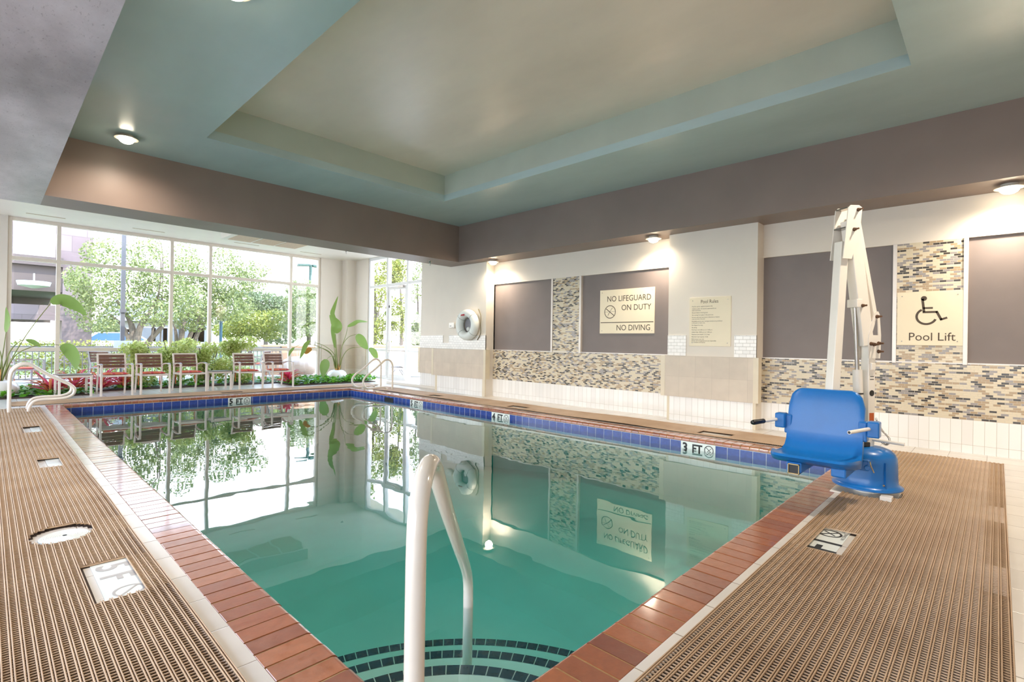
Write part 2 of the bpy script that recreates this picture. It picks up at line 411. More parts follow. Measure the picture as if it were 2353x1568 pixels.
def _water():
    t = NT('pool_water'); t.t.nodes.remove(t.b); p = t.pos()
    tr = t.n('ShaderNodeBsdfTransparent'); gl = t.n('ShaderNodeBsdfGlossy'); gl.inputs['Roughness'].default_value = 0.0
    fr = schlick(t, 0.04, 3.2); mx = t.n('ShaderNodeMixShader')
    b = t.n('ShaderNodeBump'); b.inputs['Strength'].default_value = 0.05; b.inputs['Distance'].default_value = 0.05
    t.l(t.noise(p, 1.7, 2, 0.4), b.inputs['Height']); t.l(b.outputs[0], gl.inputs['Normal'])
    t.l(fr, mx.inputs[0]); t.l(tr.outputs[0], mx.inputs[1]); t.l(gl.outputs[0], mx.inputs[2]); t.l(mx.outputs[0], t.out.inputs[0])
    va = t.n('ShaderNodeVolumeAbsorption'); va.inputs['Color'].default_value = (0.14, 0.77, 0.74, 1); va.inputs['Density'].default_value = 1.1
    t.l(va.outputs[0], t.out.inputs['Volume']); return t.m
M['water'] = _water()

# ------------------------------------------------------------------ dimensions
XL, XR, YN, YF = 0.99, 6.60, 1.245, 12.13           # pool inner edges
CW = 0.243                                            # coping width
ZW = -0.145                                           # water level
Z1, Z2, Z3 = 3.10, 3.93, 4.42                         # bulkhead, ceiling, tray
XFL, XFR, YFF, YFO = 0.508, 7.58, 9.04, 9.77
XW = 8.20; XP = 7.95
YW = 15.95; XD = 8.62

# ------------------------------------------------------------------ floor and pool shell
f = MB(); ox0, ox1, oy0, oy1 = XL-CW, XR+CW, YN-CW, YF+CW
f.box(-3, 9.4, -3, oy0, -0.2, 0); f.box(-3, 9.4, oy1, 16.0, -0.2, 0); f.box(-3, ox0, oy0, oy1, -0.2, 0); f.box(ox1, 9.4, oy0, oy1, -0.2, 0)
struct(f.build('floor', M['deck']))
b = MB(); zs, zd = -0.84, -1.32                        # shallow and deep floor levels
bx0, bx1, by0, by1 = XL+0.02, XR-0.02, YN+0.02, YF-0.02
b.add([(bx0,by0,zs),(bx1,by0,zs),(bx1,4.5,zs),(bx0,4.5,zs),(bx0,by1,zd),(bx1,by1,zd),(bx1,9.0,zd),(bx0,9.0,zd)], [(0,1,2,3),(3,2,6,7),(7,6,5,4)])
for (xa, ya, xb, yb) in ((bx0,by0,bx1,by0),(bx1,by0,bx1,by1),(bx1,by1,bx0,by1),(bx0,by1,bx0,by0)):
    dx, dy = xb-xa, yb-ya; L = math.hypot(dx, dy); nx, ny = dy/L*0.2, -dx/L*0.2
    b.add([(xa,ya,-1.6),(xb,yb,-1.6),(xb,yb,-0.205),(xa,ya,-0.205),(xa+nx,ya+ny,-1.6),(xb+nx,yb+ny,-1.6),(xb+nx,yb+ny,-0.205),(xa+nx,ya+ny,-0.205)],
          [(0,1,2,3),(4,7,6,5),(3,2,6,7),(0,4,5,1)])
basin = struct(b.build('pool_basin', M['plaster']))
tb = MB(); zt, zb_ = -0.05, -0.205
tb.box(bx0-0.1, bx1+0.1, by1, by1+0.1, zb_, zt, 0); tb.box(bx0-0.1, bx1+0.1, by0-0.1, by0, zb_, zt, 0)
tb.box(bx0-0.1, bx0, by0, by1, zb_, zt, 1); tb.box(bx1, bx1+0.1, by0, by1, zb_, zt, 1)
struct(tb.build('pool_tile_band', [M['blue_tile_x'], M['blue_tile_y']]))
# quarter-round steps in the near corner, each with a dark tile nosing
M['nosing'] = paint('dark_nosing_tile', (24, 48, 66), 0.2, 0.2, 30)
st = MB(); ns = MB()
for r, z in ((0.875, -0.335), (1.30, -0.52), (1.72, -0.70)):
    n = 36; vs = [(bx0, by0, z)]+[(bx0+r*math.cos(a), by0+r*math.sin(a), z) for a in [PI/2*i/n for i in range(n+1)]]
    low = [(x, y, -1.0) for x, y, _ in vs]; k = len(vs)
    st.add(vs+low, [tuple(range(k))]+[(i, i+1, k+i+1, k+i) for i in range(1, k-1)])
    cnt = int(r*PI/2/0.068)
    for i in range(cnt):
        a0 = PI/2*(i+0.04)/cnt; a1 = PI/2*(i+0.96)/cnt; q = []
        for a in (a0, (a0+a1)/2, a1): q.append((a, r))
        top = [(bx0+(r-0.066)*math.cos(a), by0+(r-0.066)*math.sin(a), z+0.002) for a, _ in q]
        edg = [(bx0+(r+0.002)*math.cos(a), by0+(r+0.002)*math.sin(a), z+0.002) for a, _ in q]
        fac = [(bx0+(r+0.002)*math.cos(a), by0+(r+0.002)*math.sin(a), z-0.052) for a, _ in q]
        ns.add(top+edg+fac, [(0,3,4,1),(1,4,5,2),(3,6,7,4),(4,7,8,5)])
steps = struct(st.build('pool_steps', M['plaster'])); ns.build('tile_nosing', M['nosing'], steps)
w = MB(); w.box(bx0-0.03, bx1+0.03, by0-0.03, by1+0.03, -1.7, ZW); wobj = w.build('pool_water', M['water']); struct(wobj)
# coping bricks (real bullnose bricks) and grout bed
def coping():
    br = MB(); gr = MB(); p = 0.1105; g = 0.011; rn = 0.028; zt = 0.0
    prof = [(0.0, -0.055), (0.0, zt-0.004), (0.004, zt)]        # outer -> inner (s from outer edge)
    for i in range(7):
        a = PI/2*i/6; prof.append((CW-rn+rn*math.sin(a), zt-rn+rn*math.cos(a)))
    prof += [(CW, -0.045), (CW-0.01, -0.055)]
    def run(o, along, inward, L):
        n = int(round(L/p)); pp = L/n; o, along, inward = Vector(o), Vector(along), Vector(inward); k = len(prof)
        for i in range(n):
            s0 = i*pp+g/2; s1 = (i+1)*pp-g/2; dz = random.uniform(-0.0012, 0.0012); di = random.uniform(-0.002, 0.002)
            vs = [o+along*s+inward*(a+di)+Vector((0,0,z+dz)) for s in (s0, s1) for a, z in prof]
            br.add(vs, [tuple(range(k)), tuple(range(2*k-1, k-1, -1))]+[(j, k+j, k+(j+1) % k, (j+1) % k) for j in range(k)])
        e = 0.004; q = [(a if a < CW-0.1 else a-e, z-e) for a, z in prof]; q[0] = (0.0, -0.055); q[1] = (0.0, -e)
        vs = [o+along*s+inward*a+Vector((0,0,z)) for s in (0, L) for a, z in q]
        gr.add(vs, [tuple(range(k)), tuple(range(2*k-1, k-1, -1))]+[(j, k+j, k+(j+1) % k, (j+1) % k) for j in range(k)])
    run((ox0, oy0, 0), (0,1,0), (1,0,0), oy1-oy0); run((ox1, oy0, 0), (0,1,0), (-1,0,0), oy1-oy0)
    run((ox0+CW, oy0, 0), (1,0,0), (0,1,0), ox1-ox0-2*CW); run((ox0+CW, oy1, 0), (1,0,0), (0,-1,0), ox1-ox0-2*CW)
    c = br.build('pool_coping', M['brick']); struct(c); gr.build('grout', M['grout'], c)
coping()

# ------------------------------------------------------------------ ceilings
c = MB()
tx0, tx1, ty0, ty1 = 2.008, 6.03, 0.611, 7.64
cx0, cx1, cy0, cy1 = XFL, XFR, -3.0, YFF
def slab(mb, x0, x1, y0, y1, z, m=0, t=0.12): mb.box(x0, x1, y0, y1, z, z+t, m)
slab(c, cx0-0.2, tx0, cy0, cy1+0.2, Z2); slab(c, tx1, cx1+0.2, cy0, cy1+0.2, Z2); slab(c, tx0, tx1, cy0, ty0, Z2); slab(c, tx0, tx1, ty1, cy1+0.2, Z2)
ceil = struct(c.build('ceiling', M['teal']))
c = MB()
c.box(tx0-0.06, tx0-0.001, ty0-0.06, ty1+0.06, Z2+0.001, Z3); c.box(tx1+0.001, tx1+0.06, ty0-0.06, ty1+0.06, Z2+0.001, Z3)
c.box(tx0, tx1, ty0-0.06, ty0-0.001, Z2+0.001, Z3); c.box(tx0, tx1, ty1+0.001, ty1+0.06, Z2+0.001, Z3)
c.build('tray_side', M['khaki_side'], ceil)
c = MB(); slab(c, tx0-0.06, tx1+0.06, ty0-0.06, ty1+0.06, Z3); c.build('tray_top', M['khaki'], ceil)
bk = MB(); bk.box(XFL, XW+0.2, YFF, YFO, Z1, Z2+0.1); bk.box(XFR, XW+0.2, -3, YFF, Z1, Z2+0.1)
struct(bk.build('ceiling_bulkhead', M['taupe']))
bk = MB(); bk.box(-3, XFL, -3, YFO, Z1, Z2+0.1); struct(bk.build('ceiling_soffit', M['soffit']))
c = MB(); slab(c, -3, 9.3, YFO, 16.1, Z2); wc = struct(c.build('ceiling_window_bay', M['white_ceil']))
sv = MB()
for (xa, xb) in ((0.57, 1.22), (2.46, 3.12), (4.75, 5.4), (6.6, 7.25)): sv.box(xa, xb, 15.30, 15.36, Z2-0.006, Z2+0.001)
M['vent_dark'] = paint('vent_slot', (196, 178, 152), 0.5, 0.05, 10); sv.build('air_slot', M['vent_dark'], wc)
r = MB(); r.box(-3.2, 9.6, -3.2, 16.2, 4.7, 4.85); struct(r.build('roof', M['white_ceil']))

# ------------------------------------------------------------------ right wall
wr_ = MB()
wr_.box(XW, XW+0.25, -3, 11.33, 2.60, 4.0); wr_.box(XW, XW+0.25, 8.48, 11.33, 0, 2.60)
wr_.box(XW+0.05, XW+0.25, -3, 8.6, 0, 2.6)
wr_.box(XW+0.25, XD+0.1, 11.05, 11.33, 0, 4.0)
wall = struct(wr_.build('wall_right', M['white_wall']))
p = MB(); p.box(XP, XW+0.06, 2.59, 4.00, 0, Z1+0.02); p.box(XP, XW+0.06, 8.48, 10.33, 0, Z2); p.build('pilaster', M['white_wall'], wall)
for (ya, yb) in ((6.75, 8.48), (4.0, 5.965), (0.99, 2.59), (-3, 0.265)):
    g = MB(); g.box(XW+0.035, XW+0.06, ya, yb, 1.08, 2.60); g.build('grey_panel', M['panel'], wall)
mo = MB(); mo.box(XW-0.005, XW+0.06, -3, 2.59, 0.402, 1.075); mo.box(XW-0.005, XW+0.06, 4.0, 8.48, 0.402, 1.075)
mo.box(XW-0.005, XW+0.06, 0.30, 0.955, 1.075, 2.60); mo.box(XW-0.005, XW+0.06, 6.03, 6.70, 1.075, 2.60)
mo.build('mosaic_tile', M['mosaic'], wall)
for y in (0.972, 0.283, 6.725, 6.0):
    t_ = MB(); t_.box(XW-0.02, XW+0.06, y-0.022, y+0.022, 1.06, 2.605); t_.build('metal_edge_trim', M['alu'], wall, bevel=0.003)
t_ = MB(); t_.box(XW-0.008, XW+0.05, -3, 2.59, 1.070, 1.084); t_.box(XW-0.008, XW+0.05, 4.0, 8.48, 1.070, 1.084); t_.build('sill_strip', M['alu'], wall)
s_ = MB(); s_.box(XW-0.008, XW+0.06, -3, 2.59, 0, 0.402); s_.box(XW-0.008, XW+0.06, 4.0, 8.48, 0, 0.402)
s_.box(XP-0.008, XP+0.05, 2.63, 3.96, 0, 0.402); s_.box(XP-0.008, XP+0.05, 8.56, 10.25, 0, 0.402); s_.box(XW-0.008, XW+0.05, 10.33, 11.33, 0, 0.402)
s_.build('white_skirting_tile', M['white_tile'], wall)
e_ = MB()
for y0, y1, x in ((2.59, 2.63, XP-0.009), (3.96, 4.0, XP-0.009), (8.48, 8.56, XP-0.009), (10.25, 10.33, XP-0.009)): e_.box(x, x+0.03, y0-0.003, y1+0.001, 0, 0.401)
e_.build('skirting_edge_tile', M['beige_trim'], wall)
for (x, ya, yb) in ((XP, 2.55, 4.10), (XP, 8.44, 10.45), (XW, 10.45, 11.38)):
    l_ = MB(); l_.box(x-0.035, x+0.1, ya, yb, 0.402, 1.073); l = l_.build('stone_ledge', M['ledge'], wall)
    l2 = MB(); l2.box(x-0.038, x+0.1, ya-0.004, ya+0.07, 0.400, 1.076); l2.box(x-0.038, x+0.1, yb-0.07, yb+0.004, 0.400, 1.076); l2.build('ledge_edge_tile', M['beige_trim'], l)
su = MB()
for ya, yb in ((2.59, 2.91), (3.68, 4.0), (8.48, 9.80)): su.box(XP-0.012, XP+0.02, ya, yb, 1.075, 1.412)
su.box(XP-0.012, XP+0.02, 9.80, 10.33, 1.075, 1.22); su.box(XP-0.012, XP+0.02, 10.03, 10.33, 1.22, 1.412); su.box(XW-0.012, XW+0.02, 10.34, 11.33, 1.075, 1.412)
su.build('small_wall_tile', M['subway'], wall)
k_ = MB(); k_.box(8.30, XD+0.05, 11.38, 12.9, 0, 0.07); k_.box(XW-0.06, 8.30, 10.46, 12.9, 0, 0.07); struct(k_.build('trim_1', M['white_wall'], bevel=0.004))

# unseen sides of the room
o_ = MB(); o_.box(-3.2, -3, -3, 16, 3.0, 4.0); o_.box(-3.2, -3, -3.2, -2.0, 0, 3.0); o_.box(-3.2, -3, 15.2, 16.2, 0, 3.0); o_.box(-3.2, -3, -2, 15.2, 0, 0.10); struct(o_.build('wall_left', M['white_wall']))
o_ = MB()
for i in range(9): y = -2.0+i*2.15; o_.box(-3.16, -3.04, y-0.04 if i else y, y+0.04 if i < 8 else y, 0.10, 3.0)
o_.box(-3.155, -3.045, -2.0, 15.2, 0.10, 0.17); o_.box(-3.155, -3.045, -2.0, 15.2, 2.93, 3.0); w3 = struct(o_.build('window_3', M['frame']))
for i in range(8): g = MB(); g.box(-3.103, -3.097, -1.96+i*2.15, -1.96+i*2.15+2.07, 0.17, 2.93); g.build('pane', M['glass'], w3)
o_ = MB(); o_.box(-3.2, 8.5, -3.2, -3, 0, 4.0); struct(o_.build('wall_back', M['white_wall']))

# ------------------------------------------------------------------ window wall
o_ = MB(); o_.box(-3.2, 0.31, YW, YW+0.25, 0, 4.0); struct(o_.build('wall_window_side', M['white_wall']))
o_ = MB(); o_.box(7.56, 8.29, YW, YW+0.25, 0, 4.0); o_.box(8.29, 8.80, 15.62, YW+0.25, 0, 4.0); o_.box(XD, 8.85, 14.84, 15.62, 0, 4.0)
cw = struct(o_.build('wall_corner', M['white_wall']))
o_ = MB(); o_.box(7.60, 8.285, YW-0.03, YW+0.01, 0.30, 1.10); o_.box(8.26, 8.60, 15.59, 15.63, 0.30, 1.10); o_.box(XD-0.03, XD+0.01, 14.9, 15.59, 0.30, 1.10); o_.build('stone_ledge', M['ledge'], cw)
def frame_set(name, axis, plane, a0, a1, mull, zt, ztr, zbr, zs, w=0.075, d=0.13, mat=None, skip=None):
    fr = MB()
    def vert(a, z0, z1, ww=w):
        if axis == 'y': fr.box(a-ww/2, a+ww/2, plane, plane+d, z0, z1)
        else: fr.box(plane, plane+d, a-ww/2, a+ww/2, z0, z1)
    def hor(a, b, z, hh=w):
        if axis == 'y': fr.box(a, b, plane+0.004, plane+d-0.004, z-hh/2, z+hh/2)
        else: fr.box(plane+0.004, plane+d-0.004, a, b, z-hh/2, z+hh/2)
    for a in [a0+w/2]+mull+[a1-w/2]: vert(a, zs, zt)
    hor(a0, a1, zt-w/2); hor(a0, a1, ztr, 0.08); hor(a0, a1, zs+0.03, 0.06)
    if zbr: hor(a0, a1, zbr, 0.085)
    return fr
fr = frame_set('window_1', 'y', YW+0.05, 0.31, 7.56, [1.169, 3.439, 4.362, 6.616], Z2, 3.005, 0.935, 0.05)
fr.box(0.31, 7.56, YW-0.02, YW+0.2, 0.0, 0.06)
win = struct(fr.build('window_1', M['frame'], bevel=0.004))
edges = [0.385, 1.169, 3.439, 4.362, 6.616, 7.485]
for i in range(5):
    for z0, z1 in ((0.11, 0.89), (0.98, 2.965), (3.045, 3.86)):
        g = MB(); g.box(edges[i]+0.037, edges[i+1]-0.037, YW+0.105, YW+0.113, z0, z1); g.build('pane', M['glass'], win)
fr = frame_set('window_2', 'x', XD+0.03, 11.33, 14.84, [12.66, 13.745], Z2, 2.99, None, 0.05, w=0.09, mat=None)
# bottom rails of sidelights
for a, b_ in ((11.33, 12.62), (13.79, 14.8)): fr.box(XD+0.034, XD+0.156, a, b_, 0.92, 0.99)
win2 = struct(fr.build('window_2', M['doorframe'], bevel=0.004))
for a, b_, z0, z1 in ((11.42, 12.61, 0.12, 0.91), (11.42, 12.61, 1.0, 2.94), (11.42, 12.61, 3.05, 3.84), (13.79, 14.75, 0.12, 0.91), (13.79, 14.75, 1.0, 2.94), (13.79, 14.75, 3.05, 3.84), (12.71, 13.70, 3.05, 3.84)):
    g = MB(); g.box(XD+0.09, XD+0.098, a, b_, z0, z1); g.build('pane', M['glass'], win2)
dr = MB(); dx0, dx1 = XD+0.05, XD+0.10
dr.box(dx0, dx1, 12.71, 12.80, 0.02, 2.93); dr.box(dx0, dx1, 13.60, 13.695, 0.02, 2.93); dr.box(dx0, dx1, 12.80, 13.60, 2.83, 2.93); dr.box(dx0, dx1, 12.80, 13.60, 0.02, 0.22)
door = struct(dr.build('door_1', M['doorframe'], bevel=0.003))
g = MB(); g.box(dx0+0.02, dx0+0.028, 12.80, 13.60, 0.22, 2.83); g.build('pane', M['glass'], door)
h = MB(); h.tube([(dx0, 13.62, 0.95), (dx0-0.07, 13.60, 0.955), (dx0-0.07, 12.80, 0.955), (dx0, 12.78, 0.95)], 0.017, 10); h.bar((dx0-0.03, 13.64, 0.9), (dx0-0.03, 13.64, 1.22), 0.04, 0.03); h.build('push_bar', M['alu'], door)
h = MB(); h.box(dx0-0.07, dx0, 12.82, 13.08, 2.86, 2.93); h.bar((dx0-0.04, 12.95, 2.86), (dx0-0.22, 13.3, 2.84), 0.025, 0.015); h.build('door_closer', M['alu'], door)
h = MB(); h.box(dx0-0.008, dx0, 13.61, 13.66, 2.28, 2.35); h.build('door_sensor', M['black'], door)

# ------------------------------------------------------------------ ceiling lamps
M['lamp_glass'] = emit('lamp_dome_glow', (255, 240, 212), 9.0)
M['lamp_rim'] = paint('lamp_rim', (214, 206, 190), 0.3, 0.02, 10)
def downlight(x, y, z, label, power=1.0):
    t = thing('ceiling_light', label, 'light', (x, y, z), 0, 'recessed dome ceiling lights')
    m = MB(); m.lathe([(0.0, 0), (0.075, 0), (0.075, -0.03), (0.082, -0.035), (0.13, -0.040), (0.132, -0.046), (0.085, -0.050), (0.0, -0.050)], (x, y, z), 28); m.build('rim', M['lamp_rim'], t, smooth=False, auto=50)
    m = MB(); m.lathe([(0.085, -0.050), (0.082, -0.068), (0.068, -0.088), (0.045, -0.102), (0.02, -0.109), (0.0, -0.110)], (x, y, z), 28); m.build('glass_dome', M['lamp_glass'], t, smooth=True)
    l = bpy.data.lights.new('lamp_bulb', 'SPOT'); l.energy = LAMP_W*power; l.color = LAMP_C; l.shadow_soft_size = 0.08
    l.spot_size = math.radians(168); l.spot_blend = 0.9
    o = bpy.data.objects.new('lamp_bulb', l); COL.objects.link(o); o.parent = t; o.location = (0, 0, -0.13)
downlight(1.26, 8.37, Z2, 'dome ceiling light above the brown fascia near the windows', 0.55)
downlight(1.265, 4.18, Z2, 'dome ceiling light at the top edge, beside the grey soffit', 1.6)
downlight(5.22, -0.22, Z2, 'dome ceiling light glowing at the upper corner above the fascia', 1.6)
downlight(7.89, -0.08, Z1, 'dome light under the soffit above the grey panel beyond the Pool Lift sign', 0.6)
downlight(7.87, 4.25, Z1, 'dome light under the soffit beside the plain white pilaster', 0.55)
downlight(7.87, 8.19, Z1, 'dome light under the soffit nearest the life ring', 0.55)
def sprinkler(x, y, z, label):
    t = thing('sprinkler_head', label, 'sprinkler', (x, y, z), 0, 'ceiling sprinklers')
    m = MB(); m.lathe([(0.0, 0), (0.045, 0), (0.04, -0.02), (0.018, -0.045), (0.014, -0.075), (0.0, -0.075)], (x, y, z), 16); m.build('cup', M['chrome'], t, auto=40)
    m = MB(); m.lathe([(0.0, -0.075), (0.006, -0.075), (0.006, -0.10), (0.016, -0.103), (0.0, -0.106)], (x, y, z), 12); m.build('nozzle', M['chrome'], t)
sprinkler(7.05, 9.42, Z1, 'sprinkler head hanging under the corner of the brown soffit')
sprinkler(7.41, 14.02, Z2, 'small sprinkler head on the white ceiling by the windows')
# boxed air unit under the white ceiling
t = thing('air_handler', 'boxed white ceiling air unit with three grille panels by the windows', 'air unit', (4.75, 13.4, Z2))
m = MB(); m.box(3.86, 5.66, 12.4, 13.42, Z2-0.30, Z2-0.001); m.build('casing', M['white_ceil'], t)
M['grille'] = paint('grille_tan', (206, 178, 146), 0.5, 0.08, 30)
for i in range(3):
    m = MB(); m.box(3.98+i*0.55, 4.48+i*0.55, 12.5, 13.3, Z2-0.306, Z2-0.29); m.build('grille', M['grille'], t)
t = thing('ceiling_hatch', 'flush white ceiling hatch with pale ribs near the left window', 'hatch', (1.6, 13.2, Z2))
m = MB(); m.box(1.3, 3.3, 12.4, 13.7, Z2-0.02, Z2); m.build('panel', M['white_ceil'], t)
for x in (1.5, 1.75, 2.85, 3.1): m = MB(); m.box(x, x+0.04, 12.4, 13.7, Z2-0.035, Z2-0.019); m.build('rib', M['frame'], t)

# ------------------------------------------------------------------ deck mats
M['gap_shade'] = paint('mat_gap_shade', (58, 42, 32), 0.8, 0.12, 6)  # dark brown standing in for the shade down in the mat gaps
def deck_mat(name, label, x0, x1, y0, y1, along, holes=(), pitch=0.034, cross=0.021, seg=0.12, wave=0.004):
    """ribs in pairs along one axis over cross bars; holes = rectangles or discs left open"""
    V = []; F = []
    def cut(x, y):
        for h in holes:
            if h[0] == 'r' and h[1] < x < h[2] and h[3] < y < h[4]: return True
            if h[0] == 'c' and ((x-h[1])/h[3])**2+((y-h[2])/h[4])**2 < 1: return True
        return False
    def zoff(x, y): return wave*(math.sin(x*2.1+y*1.3)+math.sin(y*2.9-x*1.7+1.0)+2.05)
    def strip(P, hw, z0, z1, side):
        """P list of (x,y); box-section strip"""
        o = len(V)
        for x, y in P:
            z = zoff(x, y); dx, dy = (hw, 0) if side == 'x' else (0, hw)
            V.extend([(x-dx, y-dy, z0+z), (x-dx*0.8, y-dy*0.8, z1-0.0015+z), (x-dx*0.35, y-dy*0.35, z1+z), (x+dx*0.35, y+dy*0.35, z1+z), (x+dx*0.8, y+dy*0.8, z1-0.0015+z), (x+dx, y+dy, z0+z)])
        for i in range(len(P)-1):
            a = o+6*i
            for j in range(6): F.append((a+j, a+(j+1) % 6, a+6+(j+1) % 6, a+6+j))
        F.append((o, o+1, o+4, o+5)); F.append((o+1, o+2, o+3, o+4)); e = o+6*(len(P)-1); F.append((e+5, e+4, e+1, e)); F.append((e+4, e+3, e+2, e+1))
    def run(A0, A1, fixed, horiz, hw, z0, z1, step):
        n = max(1, int((A1-A0)/step)); P = []; side = 'y' if horiz else 'x'
        for i in range(n+1):
            a = A0+(A1-A0)*i/n; x, y = (a, fixed) if horiz else (fixed, a)
            if cut(x, y):
                if len(P) > 1: strip(P, hw, z0, z1, side)
                P = []
            else: P.append((x, y))
        if len(P) > 1: strip(P, hw, z0, z1, side)
    hz = along == 'x'; (a0, a1), (b0, b1) = ((x0, x1), (y0, y1)) if hz else ((y0, y1), (x0, x1))
    nb = int((b1-b0)/pitch); step = seg if not holes else 0.03
    for i in range(nb+1):
        c = b0+0.008+i*(b1-b0-0.016)/nb
        near = any((h[0] == 'r' and (h[3] < c < h[4] if hz else h[1] < c < h[2])) or (h[0] == 'c' and abs(c-(h[2] if hz else h[1])) < (h[4] if hz else h[3])) for h in holes)
        for s in (-0.0044, 0.0044): run(a0, a1, c+s, hz, 0.0032, 0.0085, 0.0150, 0.02 if near else seg)
    nc = int((a1-a0)/cross)
    for i in range(nc+1):
        c = a0+0.006+i*(a1-a0-0.012)/nc
        near = any((h[0] == 'r' and (h[1] < c < h[2] if hz else h[3] < c < h[4])) or (h[0] == 'c' and abs(c-(h[1] if hz else h[2])) < (h[3] if hz else h[4])) for h in holes)
        run(b0, b1, c, not hz, 0.0043, 0.003, 0.0092, 0.017 if near else seg)
    o = raw_mesh(name, V, np.array(F), M['mat']); tag(o, label, 'mat', 'ribbed deck mats round the pool')
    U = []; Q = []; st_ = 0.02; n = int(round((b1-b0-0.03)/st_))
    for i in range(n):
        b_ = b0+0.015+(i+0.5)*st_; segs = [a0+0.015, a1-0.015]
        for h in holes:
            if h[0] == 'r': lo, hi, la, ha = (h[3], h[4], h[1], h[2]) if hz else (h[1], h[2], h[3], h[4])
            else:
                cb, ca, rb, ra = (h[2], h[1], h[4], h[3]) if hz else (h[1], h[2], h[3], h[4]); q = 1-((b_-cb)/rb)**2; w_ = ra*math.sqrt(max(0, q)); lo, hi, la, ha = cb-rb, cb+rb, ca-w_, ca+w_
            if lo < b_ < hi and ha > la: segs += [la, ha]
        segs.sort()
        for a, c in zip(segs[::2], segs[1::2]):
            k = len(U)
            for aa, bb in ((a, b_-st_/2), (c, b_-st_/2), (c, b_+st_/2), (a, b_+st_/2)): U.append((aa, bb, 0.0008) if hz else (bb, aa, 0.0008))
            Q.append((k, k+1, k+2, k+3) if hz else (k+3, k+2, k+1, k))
    raw_mesh('gap_shade_sheet', U, np.array(Q), M['gap_shade'], o); return o  # thin dark sheet that paints the shade between ribs and cross bars
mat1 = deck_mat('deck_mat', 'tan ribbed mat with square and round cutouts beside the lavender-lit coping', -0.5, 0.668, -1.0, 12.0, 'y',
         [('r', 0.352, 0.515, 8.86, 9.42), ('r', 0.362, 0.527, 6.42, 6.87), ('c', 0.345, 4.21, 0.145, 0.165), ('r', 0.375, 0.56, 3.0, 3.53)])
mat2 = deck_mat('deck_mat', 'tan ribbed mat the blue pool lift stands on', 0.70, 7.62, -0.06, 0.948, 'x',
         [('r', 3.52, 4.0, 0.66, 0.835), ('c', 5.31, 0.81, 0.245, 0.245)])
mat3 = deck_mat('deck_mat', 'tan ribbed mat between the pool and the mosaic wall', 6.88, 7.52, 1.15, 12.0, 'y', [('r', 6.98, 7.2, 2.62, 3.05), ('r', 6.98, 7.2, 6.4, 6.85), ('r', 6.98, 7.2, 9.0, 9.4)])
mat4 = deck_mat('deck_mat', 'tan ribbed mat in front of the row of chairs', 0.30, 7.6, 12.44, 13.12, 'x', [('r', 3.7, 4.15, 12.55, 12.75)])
# worn depth marker tiles seen through the cutouts
X_, Y_ = Vector((1,0,0)), Vector((0,1,0))
def floor_marker(x0, x1, y0, y1, label, kind):
    t = thing('depth_marker', label, 'marker', ((x0+x1)/2, (y0+y1)/2, 0), 0, 'depth marker tiles set in the deck')
    m = MB(); m.box(x0, x1, y0, y1, -0.01, 0.0025); m.build('tile', M['marker'], t)
    return t
t = floor_marker(3.40, 4.08, 0.70, 0.93, 'white depth tile with black FT lettering in the near mat cutout', 0)
text_mesh('lettering', '3FT', M['black_text'], (3.43, 0.70, 0.003), X_, Y_, 0.27, t, xs=0.9, depth=0.0005, bold=0.02)
m = MB(); ring_poly(m, (3.93, 0.80, 0.003), X_, Y_, 0.058, 0.072, 0.0005); line2(m, (3.93, 0.80, 0.003), X_, Y_, (-0.05, 0.045), (0.05, -0.045), 0.012, 0.0006); line2(m, (3.93, 0.80, 0.003), X_, Y_, (-0.03, -0.035), (0.035, 0.035), 0.01, 0.0006); m.build('no_diving_symbol', M['black_text'], t)
text_mesh('small_lettering', 'NO DIVING', M['black_text'], (3.85, 0.707, 0.003), X_, Y_, 0.028, t, depth=0.0005)
t = floor_marker(0.405, 0.60, 2.98, 3.56, 'worn white depth tile with faint lettering in the nearest square cutout', 1)
text_mesh('lettering', '5 F', M['faded_text'], (0.425, 3.50, 0.003), (0,-1,0), X_, 0.2, t, depth=0.0005, bold=0.02)
m = MB(); ring_poly(m, (0.505, 3.08, 0.003), (0,-1,0), X_, 0.055, 0.066, 0.0005); line2(m, (0.505, 3.08, 0.003), (0,-1,0), X_, (-0.045, 0.04), (0.045, -0.04), 0.01, 0.0006); m.build('no_diving_symbol', M['faded_text'], t)
for (y0, y1, lb) in ((6.40, 6.89, 'worn white marker tiles in the second square cutout along the side mat'), (8.84, 9.44, 'worn white marker tiles in the farthest square cutout, by the left handrail')):
    t = floor_marker(0.425, 0.56, y0, y1, lb, 1)
    text_mesh('lettering', 'FT', M['faded_text'], (0.44, y1-0.12, 0.003), (0,-1,0), X_, 0.12, t, depth=0.0005)
t = thing('skimmer_cover', 'round ridged white skimmer lid in the oval mat cutout', 'lid', (0.355, 4.18, 0))
m = MB(); m.lathe([(0.0, 0.008), (0.018, 0.008), (0.02, 0.005)]+[(0.024+0.0105*i+d, 0.006+(0.003 if j in (1, 2) else 0)) for i in range(9) for j, d in enumerate((0.0, 0.002, 0.006, 0.008))]+[(0.123, 0.004), (0.125, 0.0)], (0.355, 4.18, 0.001), 48); m.build('ridged_disc', M['marker'], t, smooth=False)
m = MB(); m.lathe([(0.0, 0.0105), (0.010, 0.0105), (0.011, 0.008)], (0.355, 4.18, 0.001), 16); m.build('finger_hole', M['black'], t)

